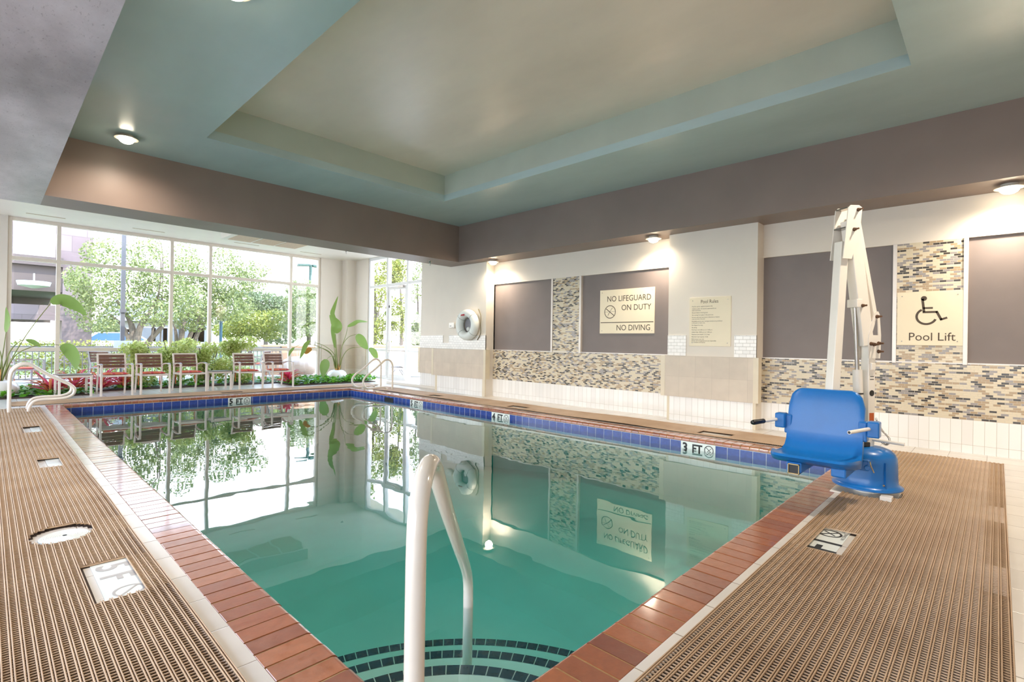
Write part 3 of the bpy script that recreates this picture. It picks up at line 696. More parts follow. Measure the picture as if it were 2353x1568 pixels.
# ------------------------------------------------------------------ pool-edge depth markers
def edge_marker(o, right, num, label, faceN):
    t = thing('depth_marker', label, 'marker', o, 0, 'depth markers on the blue waterline tile')
    up = Vector((0,0,1)); right = Vector(right); N = right.cross(up); o = Vector(o); wd, ht = 0.47, 0.150
    m = MB(); m.obox(o+right*wd/2+up*(-ht/2)+N*0.002, right*wd/2, up*ht/2, N*0.004); m.build('tile', M['marker'], t)
    z0 = o+up*(-0.132)+N*0.006
    text_mesh('numeral', num, M['black_text'], z0+right*0.02, right, up, 0.165, t, xs=0.95, depth=0.0006, bold=0.035)
    text_mesh('lettering', 'FT', M['black_text'], z0+right*0.155, right, up, 0.155, t, xs=0.85, depth=0.0006, bold=0.03)
    m = MB(); c = o+right*0.385+up*(-0.075)+N*0.006
    ring_poly(m, c, right, up, 0.052, 0.062, 0.0006); line2(m, c, right, up, (-0.042, 0.038), (0.042, -0.038), 0.008, 0.0007); line2(m, c, right, up, (-0.03, -0.03), (0.035, 0.032), 0.006, 0.0007)
    m.build('no_diving_symbol', M['black_text'], t)
edge_marker((bx1, 3.10, -0.052), (0,-1,0), '3', 'white 3 FT depth marker on blue tile beside the lift seat', None)
edge_marker((bx1, 6.82, -0.052), (0,-1,0), '4', 'white 4 FT depth marker on the blue side tile', None)
edge_marker((bx1, 9.44, -0.052), (0,-1,0), '5', 'white 5 FT depth marker on the blue side tile, next to the skimmer opening', None)
edge_marker((3.68, by1, -0.052), (1,0,0), '5', 'white 5 FT depth marker on the far blue tile under the chairs', None)
t = MB(); t.box(bx1-0.004, bx1+0.01, 10.12, 10.49, -0.18, -0.085); tag(t.build('skimmer_opening', M['black']), 'dark skimmer slot in the blue tile near the far corner', 'skimmer')

# ------------------------------------------------------------------ grab rails
def arc(path, n=10): return bez(path, n)
P0 = Vector((0.717, 1.015)); dd = Vector((0.732, 0.681)); dd.normalize()
sz = [(0.055, 0.0), (0.055, 0.30), (0.056, 0.60), (0.058, 0.72), (0.070, 0.80), (0.103, 0.851), (0.150, 0.884), (0.212, 0.899), (0.270, 0.891), (0.331, 0.858), (0.413, 0.790), (0.60, 0.643), (0.80, 0.494), (1.00, 0.346), (1.20, 0.200), (1.32, 0.108), (1.40, 0.035), (1.443, -0.04), (1.456, -0.145), (1.456, -0.45), (1.456, -0.70)]
t = thing('grab_rail', 'cream stair handrail rising in the foreground over the near pool corner', 'handrail', (P0.x, P0.y, 0))
m = MB(); m.tube(bez([(P0.x+dd.x*s, P0.y+dd.y*s, z) for s, z in sz], 5), 0.0262, 24); m.build('rail', M['rail'], t, smooth=True)
m = MB(); m.lathe([(0.0, 0.02), (0.03, 0.02), (0.055, 0.008), (0.058, 0.0)], (P0.x+dd.x*0.055, P0.y+dd.y*0.055, 0), 24); m.build('escutcheon', M['rail'], t, smooth=True)
def loop_rail(pts, d, label, grp, r=0.024):
    """pts = (along, z) list in a vertical plane; d = ((x,y) origin, (dx,dy))"""
    (x, y), (dx, dy) = d; t = thing('grab_rail', label, 'handrail', (x, y, 0), 0, grp)
    P = [(x+dx*a, y+dy*a, z) for a, z in pts]
    m = MB(); m.tube(bez(P, 6), r, 14); m.build('rail', M['rail'], t, smooth=True)
    for a in (pts[0], pts[-1]):
        m = MB(); m.lathe([(0.0, 0.012), (0.03, 0.012), (0.048, 0.005), (0.05, 0.0)], (x+dx*a[0], y+dy*a[0], 0), 18); m.build('escutcheon', M['rail'], t, smooth=True)
LP = [(0.0, 0.0), (0.0, 0.3), (0.005, 0.56), (0.03, 0.68), (0.10, 0.76), (0.18, 0.785), (0.27, 0.755), (0.46, 0.60), (0.64, 0.485), (0.74, 0.42), (0.785, 0.345), (0.76, 0.26), (0.67, 0.215), (0.55, 0.205), (0.40, 0.205), (0.29, 0.18), (0.235, 0.10), (0.22, 0.0)]
loop_rail(LP, ((0.268, 11.29), (1, 0)), 'white looped pool rail at the far left corner, nearer of the pair', 'paired looped rails at the far left corner')
loop_rail(LP, ((0.275, 11.78), (1, 0)), 'white looped pool rail at the far left corner, second of the pair', 'paired looped rails at the far left corner')
RP = [(0.0, 0.0), (0.0, 0.3), (0.0, 0.60), (0.03, 0.70), (0.10, 0.765), (0.18, 0.772), (0.27, 0.73), (0.52, 0.53), (0.72, 0.40), (0.80, 0.31), (0.815, 0.225), (0.77, 0.12), (0.66, 0.072), (0.50, 0.078), (0.34, 0.085), (0.23, 0.085), (0.175, 0.05), (0.16, 0.0)]
loop_rail(RP, ((7.165, 11.08), (-1, 0)), 'white looped ladder rail by the door, nearer of the pair', 'paired looped rails by the door')
loop_rail(RP, ((7.165, 11.62), (-1, 0)), 'white looped ladder rail by the door, farther of the pair', 'paired looped rails by the door')

# ------------------------------------------------------------------ wall signs
R_, U_ = Vector((0,-1,0)), Vector((0,0,1))
def board(name, label, x, ya, yb, z0, z1, th=0.012):
    t = thing(name, label, 'sign', (x, (ya+yb)/2, (z0+z1)/2))
    m = MB(); m.box(x-th, x, ya, yb, z0, z1); m.build('board', M['sign'], t, bevel=0.002)
    for y in (ya+0.05, yb-0.05):
        for z in (z0+0.05, z1-0.05): m = MB(); m.lathe([(0.007, 0), (0.006, 0.003), (0.0, 0.004)], (x-th, y, z), 10, axis=(-1,0,0)); m.build('screw', M['chrome'], t)
    return t
t = board('lifeguard_sign', 'cream sign reading NO LIFEGUARD ON DUTY, NO DIVING on grey panel', XW+0.035, 4.40, 5.555, 1.452, 2.282); x = XW+0.035-0.012
def T(s, y, z, size, par, align='LEFT', xs=0.85, mat='dark_text', name='lettering', bold=0.0, space=1.0): return text_mesh(name, s, M[mat], (x, y, z), R_, U_, size, par, align, xs, 0.0012, space, bold)
T('NO LIFEGUARD', 4.465, 2.058, 0.150, t, 'RIGHT', 0.88); T('ON DUTY', 4.465, 1.884, 0.150, t, 'RIGHT', 0.90); T('NO DIVING', 4.475, 1.510, 0.150, t, 'RIGHT', 0.90)
m = MB(); c = (x, 5.325, 1.862); ring_poly(m, c, R_, U_, 0.112, 0.125, 0.0012, 48); line2(m, c, R_, U_, (-0.088, 0.062), (0.090, -0.072), 0.013, 0.0013)
line2(m, c, R_, U_, (-0.115, 0), (-0.03, 0.002), 0.004, 0.0013); line2(m, c, R_, U_, (0.025, 0.004), (0.115, 0.006), 0.004, 0.0013)
poly2(m, c, R_, U_, [(-0.052, -0.088), (-0.03, -0.045), (0.0, 0.0), (0.02, 0.03), (0.058, 0.08), (0.045, 0.078), (0.012, 0.03), (-0.015, -0.008), (-0.042, -0.045)][::-1], 0.0013)
line2(m, (x, 4.975, 1.66), R_, U_, (-0.56, 0), (0.555, 0), 0.014, 0.0012); m.build('no_diving_symbol', M['dark_text'], t)
t = board('pool_rules_sign', 'cream Pool Rules board with small print on white pilaster', XP, 2.965, 3.625, 1.24, 2.02); x = XP-0.012
T('Pool Rules', 3.30, 1.925, 0.078, t, 'CENTER', 0.85, name='heading')
rules = ["Pool for use by registered guests only.", None, "Children under 16 must be supervised by an", "adult at all times.", None, "Shower before entering pool.", None, "No running/ horseplay in the pool area.", None, "Persons with skin lacerations, infections or lesions", "must not enter the pool.", None, "Breakable service ware and glass bottles are prohibited", "in the pool or deck area.", None, "No lifeguard on duty", None, "No diving", None, "Pool hours are 6:00 a.m. to 11:00 p.m.", None, "Adults Only: 10:00 p.m. to 11:00 p.m.", None, "Maximum pool depth: 3, 4, 5 feet", None, "Maximum load capacity: 15-20", None, "Swim at your own risk.", "Owner and management are not responsible", "for accidents and injuries."]
z = 1.868
small = []
for r_ in rules:
    if r_ is None: z -= 0.011; continue
    small.append(text_mesh('small_print', r_, M['dark_text'], (x, 3.585, z), R_, U_, 0.0255, None, 'LEFT', 0.86, 0.0012)); z -= 0.0262
def join(objs, name, parent):
    vs = []; fs = []
    for o in objs:
        k = len(vs); vs += [tuple(v.co) for v in o.data.vertices]; fs += [tuple(i+k for i in p.vertices) for p in o.data.polygons]; bpy.data.objects.remove(o)
    mb = MB(); mb.v = vs; mb.f = fs; mb.mi = [0]*len(fs); return mb.build(name, M['dark_text'], parent)
join(small, 'small_print', t)
t = board('pool_lift_sign', 'cream Pool Lift sign with wheelchair symbol on mosaic tile', XW-0.005, 0.305, 0.945, 1.292, 1.968); x = XW-0.017
T('Pool Lift', 0.60, 1.352, 0.145, t, 'CENTER', 0.93)
m = MB(); c = Vector((x, 0.655, 1.655)); L = lambda a, b_, w_: line2(m, c, R_, U_, a, b_, w_, 0.0013)
ring_poly(m, c+R_*(-0.02)+U_*0.228, R_, U_, 0.0, 0.030, 0.0013, 24)
L((-0.035, 0.225), (-0.018, 0.055), 0.026); L((-0.025, 0.106), (0.068, 0.106), 0.022); L((-0.031, 0.055), (0.112, 0.055), 0.024); L((0.103, 0.062), (0.150, -0.046), 0.026); L((0.138, -0.044), (0.205, -0.018), 0.024)
ring_poly(m, c+R_*(0.005)+U_*0.0, R_, U_, 0.083, 0.108, 0.0012, 40, math.radians(118), math.radians(338)); m.build('wheelchair_symbol', M['dark_text'], t)
t = thing('phone_notice', 'tiny framed notice beside the small wall tiles under the ring', 'notice', (XP, 9.70, 1.32))
m = MB(); m.box(XP-0.010, XP, 9.63, 9.79, 1.25, 1.395); m.build('plate', M['sign'], t); x = XP-0.010
m = MB()
for a, b_ in ((9.63, 9.635), (9.785, 9.79)): m.box(XP-0.013, XP-0.009, a, b_, 1.25, 1.395)
m.box(XP-0.013, XP-0.009, 9.63, 9.79, 1.25, 1.255); m.box(XP-0.013, XP-0.009, 9.63, 9.79, 1.39, 1.395); m.build('border', M['faded_text'], t)
T('EMERGENCY\nUSE 911\nPHONE\nHERE', 9.71, 1.355, 0.022, t, 'CENTER', 0.85, 'dark_text')

# life ring on its bracket
t = thing('life_ring', 'pale life ring hanging on the white wall near the door', 'life ring', (7.84, 9.0, 1.655))
m = MB(); pts = [(7.84, 9.0+0.27*math.cos(a), 1.655+0.27*math.sin(a)) for a in [2*PI*i/48 for i in range(48)]]; m.tube(pts, 0.098, 20, closed=True); M['ring'] = paint('life_ring_vinyl', (226, 228, 222), 0.35, 0.04, 6); rg = m.build('ring', M['ring'], t, smooth=True)
M['rope'] = paint('grey_band', (150, 152, 146), 0.5, 0.05, 10)
for a in (0.7, 2.4, 3.9, 5.5):
    c = Vector((7.84, 9.0+0.27*math.cos(a), 1.655+0.27*math.sin(a))); ta = Vector((0, -math.sin(a), math.cos(a))); ra = Vector((0, math.cos(a), math.sin(a)))
    m = MB(); m.tube([c+0.0995*(math.cos(q)*ra+math.sin(q)*Vector((1,0,0))) for q in [2*PI*i/20 for i in range(20)]], 0.004, 6, closed=True); m.build('seam_band', M['rope'], rg)
M['red'] = paint('red_label', (170, 44, 50), 0.4, 0.05, 10)
m = MB(); m.obox((7.748, 9.06, 1.905), (0, 0.062, 0), (0.010, 0, 0.042), (0.003, 0, -0.001)); m.build('label_patch', M['red'], rg)
m = MB(); m.tube(bez([(7.93, 8.72, 2.02), (7.90, 8.60, 1.85), (7.88, 8.585, 1.66), (7.90, 8.60, 1.46), (7.93, 8.74, 1.30)], 8), 0.010, 8); M['rope2'] = paint('olive_rope', (120, 108, 78), 0.8, 0.1, 30); m.build('rope', M['rope2'], t, smooth=True)
M['ringback'] = paint('grey_vinyl_backing', (140, 138, 142), 0.5, 0.05, 8)
m = MB(); m.lathe([(0.0, 0.0), (0.19, 0.0), (0.19, 0.012), (0.0, 0.012)], (7.935, 9.0, 1.655), 32, axis=(-1,0,0)); m.build('backing_plate', M['ringback'], t)
m = MB(); m.lathe([(0.055, 0), (0.05, 0.03), (0.03, 0.045), (0.0, 0.05)], (7.92, 9.04, 1.555), 20, axis=(-1,0,0)); m.build('hook_knob', M['ring'], t, smooth=True)
t = thing('alarm_box', 'small white wall box next to the life ring', 'alarm box', (XP, 9.6, 1.655))
m = MB(); m.box(XP-0.10, XP, 9.50, 9.70, 1.58, 1.73); m.build('housing', M['white_metal'], t, bevel=0.015)
m = MB(); m.box(XP-0.103, XP-0.099, 9.60, 9.66, 1.62, 1.65); m.box(XP-0.103, XP-0.099, 9.53, 9.58, 1.60, 1.61); m.build('printed_mark', M['faded_text'], t)

# ------------------------------------------------------------------ pool lift
t = thing('pool_lift', 'blue-seated white pool lift standing at the pool corner', 'pool lift', (5.31, 0.81, 0))
MX = Vector((5.31, 0.81, 0)); BD = Vector((-0.842, 0.539, 0)).normalized(); SD = Vector((-BD.y, BD.x, 0)); VR = Vector((0.2, -0.98, 0)); ZU = Vector((0,0,1))   # boom direction, side
def LP_(a, s, z): return MX+BD*a+SD*s+ZU*z
m = MB(); m.lathe([(0.255, 0.06), (0.258, 0.072), (0.235, 0.082), (0.222, 0.10), (0.218, 0.16), (0.216, 0.27), (0.212, 0.315), (0.198, 0.350), (0.168, 0.378), (0.12, 0.396), (0.0, 0.405)], MX, 48); dome = m.build('base_cover', M['blue'], t, smooth=True)
m = MB(); sd = Vector((-0.72, -0.69, 0)).normalized(); sp = Vector((-sd.y, sd.x, 0))
m.obox(MX+sd*0.222+ZU*0.19, sd*0.008, sp*0.006, ZU*0.11); m.build('cover_seam', M['blue'], dome)
m = MB(); m.lathe([(0.010, 0), (0.008, 0.006), (0, 0.008)], MX+sd*0.24+sp*(-0.03)+ZU*0.12, 10, axis=sd); m.build('cover_screw', M['chrome'], dome)
m = MB(); m.box(5.08, 5.54, 0.58, 1.04, 0.0, 0.012); m.lathe([(0.10, 0.012), (0.10, 0.07)], MX, 20); m.box(5.03, 5.12, 0.60, 0.68, 0.0, 0.05); m.build('base_plate', M['white_metal'], t, bevel=0.004)
m = MB(); m.bar(LP_(0, 0, 0.06), LP_(0, 0, 1.33), 0.075, 0.075, BD); mast = m.build('mast', M['white_metal'], t, bevel=0.006)
# slot collar, brackets, boom
m = MB()
for s in (-0.046, 0.046):
    m = MB(); q = MX+SD*(s-0.004)
    m.prism([(-0.07, 1.16), (0.05, 1.16), (0.055, 1.30), (0.05, 1.36), (-0.078, 1.36), (-0.075, 1.22)], q, BD, ZU, SD, 0.008)
    m.prism([(0.05, 1.36), (0.022, 1.36), (-0.035, 1.53), (-0.02, 1.565), (-0.005, 1.55)], q, BD, ZU, SD, 0.008)
    m.prism([(-0.078, 1.36), (-0.05, 1.36), (-0.04, 1.52), (-0.02, 1.565), (-0.045, 1.565), (-0.06, 1.54)], q, BD, ZU, SD, 0.008)
    m.build('pivot_plate', M['white_metal'], t)
def bolts(mb, pts, r=0.013, L=0.045):
    for p in pts: mb.lathe([(0.0, L), (r*0.6, L), (r*0.6, L*0.45), (r, L*0.42), (r, L*0.1), (r*1.3, L*0.08), (r*1.3, 0), (0, 0)], p, 8, axis=-SD if False else SD)
m = MB(); m.bar(LP_(0.04, 0, 1.27), LP_(0.215, 0, 2.34), 0.088, 0.115, BD); boom = m.build('boom', M['white_metal'], t, bevel=0.006)
m = MB(); m.bar(LP_(-0.055, 0, 1.50), LP_(0.165, 0, 2.42), 0.05, 0.042, BD); m.build('tie_bar', M['white_metal'], t, bevel=0.004)
m = MB(); m.bar(LP_(0.295, 0, 2.15), LP_(0.385, 0, 0.70), 0.078, 0.078, BD); m.bar(LP_(0.385, 0, 0.72), LP_(0.385, 0, 0.27), 0.078, 0.078, BD); m.build('hanger_post', M['white_metal'], t, bevel=0.006)
m = MB()
for s in (-0.062, 0.062):
    m = MB(); m.prism([(0.35, 2.00), (0.26, 2.00), (0.18, 2.22), (0.155, 2.44), (0.19, 2.46), (0.275, 2.455), (0.30, 2.43), (0.325, 2.20)], MX+SD*(s-0.004), BD, ZU, SD, 0.008); m.build('apex_plate', M['white_metal'], t)
m = MB(); m.bar(LP_(0.27, -0.056, 2.435), LP_(0.27, 0.056, 2.435), 0.06, 0.012, ZU); m.build('apex_spacer', M['chrome'], t)
m = MB(); m.bar(LP_(0.29, -0.056, 2.265), LP_(0.29, 0.056, 2.265), 0.06, 0.012, ZU); m.build('apex_spacer', M['chrome'], t)
m = MB()
pl = [LP_(-0.03, 0.05, 1.52), LP_(-0.05, 0.05, 1.29), LP_(0.0, 0.05, 1.28), LP_(-0.05, 0.05, 1.22), LP_(0.20, 0.066, 2.42), LP_(0.24, 0.066, 2.25), LP_(0.125, 0.046, 1.61), LP_(0.03, 0.05, 1.285)]
for p_ in pl: m = MB(); bolts(m, [p_]); m.build('bolt', M['rust'], t)
# actuator
m = MB(); m.tube([LP_(0.095, 0, 0.72), LP_(0.115, 0, 1.06)], 0.037, 18); act = m.build('actuator_body', M['white_metal'], t, auto=40)
m = MB(); m.tube([LP_(0.115, 0, 1.05), LP_(0.15, 0, 1.62)], 0.017, 14); m.build('actuator_rod', M['chrome'], t, auto=40)
m = MB(); m.obox(LP_(0.150, 0, 1.63), BD*0.03, SD*0.05, ZU*0.035); m.build('rod_clevis', M['white_metal'], t, bevel=0.004)
m = MB(); m.tube([LP_(0.1025, 0, 0.85), LP_(0.1032, 0, 0.862)], 0.0385, 18); m.build('actuator_band', M['black'], act)
view = (CAM-LP_(0.10, 0, 0.8)); view.z = 0; view.normalize(); vr = Vector((0,0,1)).cross(view)
text_mesh('warning_lettering', 'DO NOT\nPUSH', M['black_text'], LP_(0.10, 0, 0.80)+view*0.0385+vr*(-0.005), (0,0,-1), vr, 0.022, act, depth=0.0)
# labels on the mast side
ms = MX+SD*0.0378
dr_ = -BD if (SD.cross(ZU)).dot(BD) < 0 else BD
rt = ZU.cross(SD).normalized()
m = MB(); ring_poly(m, ms+ZU*0.86, rt, ZU, 0.0, 0.026, 0.001, 24); m.build('round_badge', M['black_text'], mast)
M['orange'] = paint('orange_label', (196, 92, 36), 0.5, 0.05, 10)
m = MB(); poly2(m, ms+ZU*0.64, rt, ZU, [(-0.024, -0.05), (0.024, -0.05), (0.024, 0.05), (-0.024, 0.05)], 0.001); m.build('orange_label', M['orange'], mast)
text_mesh('mast_lettering', 'ANCHOR\nPOOL LIFT'.replace('ANCHOR', 'MAX LOAD').replace('POOL LIFT', '300 LB'), M['black_text'], ms+ZU*0.97, rt, ZU, 0.014, mast, 'CENTER', depth=0.001) if False else None
m = MB()
for i in range(2):
    for k in range(5): poly2(m, ms+ZU*(1.0-0.025*i)+rt*(-0.02+0.008*k), rt, ZU, [(0, 0), (0.006, 0), (0.006, 0.008), (0, 0.008)], 0.001)
m.build('print_marks', M['black_text'], mast)
m = MB(); m.obox(MX+SD*0.045+ZU*1.09, BD*0.022, SD*0.008, ZU*0.03); m.build('lock_tab', M['white_metal'], mast, bevel=0.003)
m = MB(); m.tube([MX+Vector((0.0, -0.03, 0.46)), MX+Vector((-0.02, -0.26, 0.452))], 0.014, 14); m.build('turning_handle', M['white_metal'], t, auto=40)
m = MB(); co = []
for i in range(400):
    s = i/399; base = bez([MX+VR*0.06+ZU*0.64, MX+VR*0.10+ZU*0.55, MX+VR*0.155+ZU*0.475, MX+VR*0.13+ZU*0.425, MX+VR*0.06+ZU*0.48], 1) if i == 0 else base
    if i == 0: curve = bez(base, 40)
    q = curve[min(len(curve)-1, int(s*(len(curve)-1)))]; a = s*2*PI*34; co.append(q+VR*0.007*math.cos(a)+Vector((0.5, 0.2, 0.8)).normalized()*0.007*math.sin(a))
m.tube(co, 0.0022, 5); m.build('coiled_cable', M['chrome'], t, smooth=True)
m = MB(); m.obox(MX+BD*0.05+ZU*0.42, BD*0.03, SD*0.05, ZU*0.02); m.lathe([(0.018, 0), (0.018, 0.04), (0.0, 0.045)], MX+BD*0.09+SD*(-0.02)+ZU*0.41, 12); m.build('plug_cluster', M['black'], t, bevel=0.006)
# moulded seat: side profile swept across the width with rounded plan
seat = MB(); SO = Vector((4.82, 1.04, 0.39)); HW = 0.275
prof = [(0.46, -0.015), (0.475, 0.0), (0.46, 0.016), (0.36, 0.012), (0.22, -0.006), (0.10, -0.004), (0.04, 0.02), (0.005, 0.07), (-0.015, 0.15), (-0.035, 0.27), (-0.058, 0.40), (-0.073, 0.478), (-0.083, 0.50), (-0.105, 0.505), (-0.125, 0.48), (-0.108, 0.38), (-0.088, 0.25), (-0.068, 0.13), (-0.05, 0.03), (-0.02, -0.04), (0.06, -0.062), (0.24, -0.062), (0.40, -0.052)]
nS = 28; k = len(prof); vs = []
for j in range(nS+1):
    u = -1+2*j/nS; ua = abs(u)
    for (a, z) in prof:
        ww = HW*(1.0+0.10*max(0.0, min(1.0, a/0.25)))           # pan flares a little wider than the back
        a2, z2 = a, z
        if ua > 0.62:
            c = (ua-0.62)/0.38; rnd = 1-math.sqrt(max(0.0, 1-c*c))
            if z > 0.22: z2 = z-rnd*0.125*((z-0.22)/0.28)
            if a > 0.18: a2 = a-rnd*0.17*((a-0.18)/0.29)
        dish = 0.016*(1-u*u)
        if -0.03 < a < 0.42 and z > -0.02 and z < 0.1: z2 -= dish*0.8
        vs.append(SO+Vector((-a2, u*ww, z2)))
fs = [(j*k+i, j*k+(i+1) % k, (j+1)*k+(i+1) % k, (j+1)*k+i) for j in range(nS) for i in range(k)]
fs += [tuple(range(k-1, -1, -1)), tuple(nS*k+i for i in range(k))]
seat.add(vs, fs); so_ = seat.build('seat', M['blue'], t, smooth=True, auto=50)
m = MB(); m.box(4.40, 4.86, 1.09, 1.20, 0.262, 0.345); m.build('underframe_block', M['blue'], so_, bevel=0.012)
m = MB(); m.box(4.42, 4.86, 0.80, 0.90, 0.275, 0.345); m.build('underframe_block', M['blue'], so_, bevel=0.012)
M['brass'] = paint('worn_steel_socket', (190, 160, 110), 0.35, 0.1, 30, metal=0.7)
m = MB()
for (ya, yb, za, zb2) in ((1.105, 1.110, 0.255, 0.333), (1.180, 1.185, 0.255, 0.333), (1.105, 1.185, 0.255, 0.261), (1.105, 1.185, 0.327, 0.333)): m.box(4.385, 4.46, ya, yb, za, zb2)
m.build('footrest_socket', M['brass'], so_)
m = MB(); m.box(4.396, 4.400, 1.110, 1.180, 0.261, 0.327); m.build('socket_mouth', M['black'], so_)
for sgn, nm in ((1, 'l'), (-1, 'r')):
    y = 1.04+sgn*0.335
    m = MB(); m.box(4.80, 4.90, y-0.05, y+0.03, 0.545, 0.67); m.box(4.84, 4.94, y-0.065*sgn-0.03, y-0.065*sgn+0.03, 0.50, 0.66); m.build('arm_bracket', M['blue'], so_, bevel=0.010)
    m = MB(); A0 = Vector((4.86, y+0.0, 0.615)); AD = Vector((-0.95, 0.31, -0.03)).normalized(); AL = 0.36 if sgn > 0 else 0.33; m.tube([A0, A0+AD*AL], 0.0145, 14); ar = m.build('armrest_tube', M['white_metal'], so_, auto=40)
    if sgn > 0:
        m = MB(); m.tube([A0+AD*(AL-0.13), A0+AD*(AL-0.07), A0+AD*AL, A0+AD*(AL+0.02)], [0.020, 0.020, 0.022, 0.016], 14); m.build('grip', M['black'], ar, smooth=True)
    else:
        m = MB(); m.tube([A0+AD*(AL-0.01), A0+AD*(AL+0.001)], 0.0105, 12); m.build('tube_mouth', M['black'], ar)
m = MB(); m.box(4.86, 4.925, 0.73, 0.83, 0.27, 0.35); m.tube([(4.85, 0.735, 0.30), (4.83, 0.735, 0.30)], 0.022, 12); m.build('hinge_block', M['blue'], so_, bevel=0.008)
m = MB(); m.tube(bez([(4.85, 0.72, 0.35), (4.83, 0.71, 0.32), (4.84, 0.70, 0.29), (4.83, 0.69, 0.27)], 6), 0.004, 6); m.build('safety_pin', M['brass'], so_)

# ------------------------------------------------------------------ chairs
def make_chair(name, label, cat, metal, group, cushion=True, slat=None):
    t = thing(name, label, cat, (0,0,0), 0, group)
    for sx in (-1, 1):
        m = MB(); m.box(sx*0.265-0.019, sx*0.265+0.019, -0.30-0.019, -0.30+0.019, 0, 0.645); m.build('leg', metal, t, local=True, bevel=0.004)
        m = MB(); pts = bez([(sx*0.245, 0.33, 0.0), (sx*0.243, 0.28, 0.22), (sx*0.240, 0.235, 0.44), (sx*0.240, 0.26, 0.62), (sx*0.238, 0.335, 0.875)], 6)
        for a, b_ in zip(pts[:-1], pts[1:]): m.bar(a, b_+(b_-a)*0.1, 0.030, 0.034, (0,1,0))
        m.build('leg', metal, t, local=True)
        m = MB(); pts = bez([(sx*0.262, -0.315, 0.648), (sx*0.262, -0.18, 0.662), (sx*0.258, 0.05, 0.655), (sx*0.248, 0.20, 0.622), (sx*0.24, 0.262, 0.60)], 5)
        for a, b_ in zip(pts[:-1], pts[1:]): m.bar(a, b_+(b_-a)*0.1, 0.042, 0.016, (0,0,1))
        ar = m.build('armrest', metal, t, local=True)
        m = MB()
        for a, b_ in zip(pts[:-4], pts[1:-3]): m.bar(a+Vector((0,0,0.0115)), b_+(b_-a)*0.1+Vector((0,0,0.0115)), 0.044, 0.008, (0,0,1))
        m.build('arm_cap', M['dark_top'] if slat is None else slat, ar, local=True)
    m = MB(); m.box(-0.255, 0.255, -0.285, -0.255, 0.40, 0.435); m.box(-0.245, 0.245, 0.22, 0.25, 0.41, 0.44)
    for sx in (-1, 1): m.box(sx*0.25-0.014, sx*0.25+0.014, -0.285, 0.24, 0.402, 0.437)
    for i in range(6): m.box(-0.24, 0.24, -0.245+i*0.077, -0.245+i*0.077+0.06, 0.425, 0.438)
    m.build('seat_frame', metal, t, local=True)
    def back(z): return 0.26+0.075*((z-0.62)/0.255) if z > 0.62 else 0.255
    m = MB(); m.bar((-0.245, back(0.868), 0.868), (0.245, back(0.868), 0.868), 0.03, 0.03); m.bar((-0.24, back(0.57), 0.57), (0.24, back(0.57), 0.57), 0.02, 0.02); bk_ = m.build('back_frame', metal, t, local=True)
    m = MB()
    for i in range(4):
        z0 = 0.575+i*0.071; za, zb2 = z0, z0+0.062
        m.obox((0, (back(za)+back(zb2))/2-0.012, (za+zb2)/2), (0.222, 0, 0), (0, 0.006, 0), (0, (back(zb2)-back(za))/2, (zb2-za)/2))
    m.build('slats', slat if slat else M['slat'], bk_, local=True)
    if cushion:
        n = 14; vs = []; m = MB()
        for j in range(n+1):
            for i in range(n+1):
                u, v = -1+2*i/n, -1+2*j/n; h = (1-abs(u)**5)*(1-abs(v)**5); vs.append((u*0.215, -0.035+v*0.215, 0.455+0.030*h**0.5))
        kk = len(vs); vs += [(x, y, 0.455-(z-0.455)*0.55) for x, y, z in vs]
        fs = [(j*(n+1)+i, j*(n+1)+i+1, (j+1)*(n+1)+i+1, (j+1)*(n+1)+i) for j in range(n) for i in range(n)]
        fs += [tuple(kk+q for q in f_[::-1]) for f_ in fs]; m.add(vs, fs); cu = m.build('cushion', M['cushion'], t, smooth=True, local=True)
        m = MB()
        for sx in (-1, 1): m.tube([(sx*0.19, 0.19, 0.45), (sx*0.205, 0.23, 0.40), (sx*0.20, 0.24, 0.27), (sx*0.205, 0.235, 0.17)], 0.009, 6)
        m.build('tie', M['orange'], cu, local=True)
    return t
ch = make_chair('armchair', 'slatted armchair with orange striped cushion, next to the left side table', 'chair', M['chair_metal'], 'patio armchairs along the far pool edge')
ch.location = (1.93, 13.76, 0); ch.rotation_euler = (0, 0, 0.03)
dup(ch, (2.60, 13.71, 0), 0.03, 'slatted armchair with coral cushion, second in the row from the left table')
dup(ch, (3.33, 13.74, 0), 0.07, 'slatted armchair with coral cushion, beside the middle side table')
dup(ch, (4.57, 13.62, 0), -0.02, 'slatted armchair with coral cushion, on the far side of the middle table')
dup(ch, (5.32, 13.62, 0), 0.05, 'slatted armchair with coral cushion, last in the row by the right window')
wc_ = make_chair('patio_chair', 'white patio chair outside the window behind the left potted palm', 'chair', M['white_chair'], 'white patio chairs outside the window', True, M['slat'])
wc_.location = (0.62, 17.1, 0); wc_.rotation_euler = (0, 0, PI*0.62)
dup(wc_, (2.25, 17.3, 0), PI*0.80, 'white patio chair outside the window behind the red plants')
dup(wc_, (6.05, 17.2, 0), PI*1.25, 'white patio chair outside, seen between the last two armchairs')
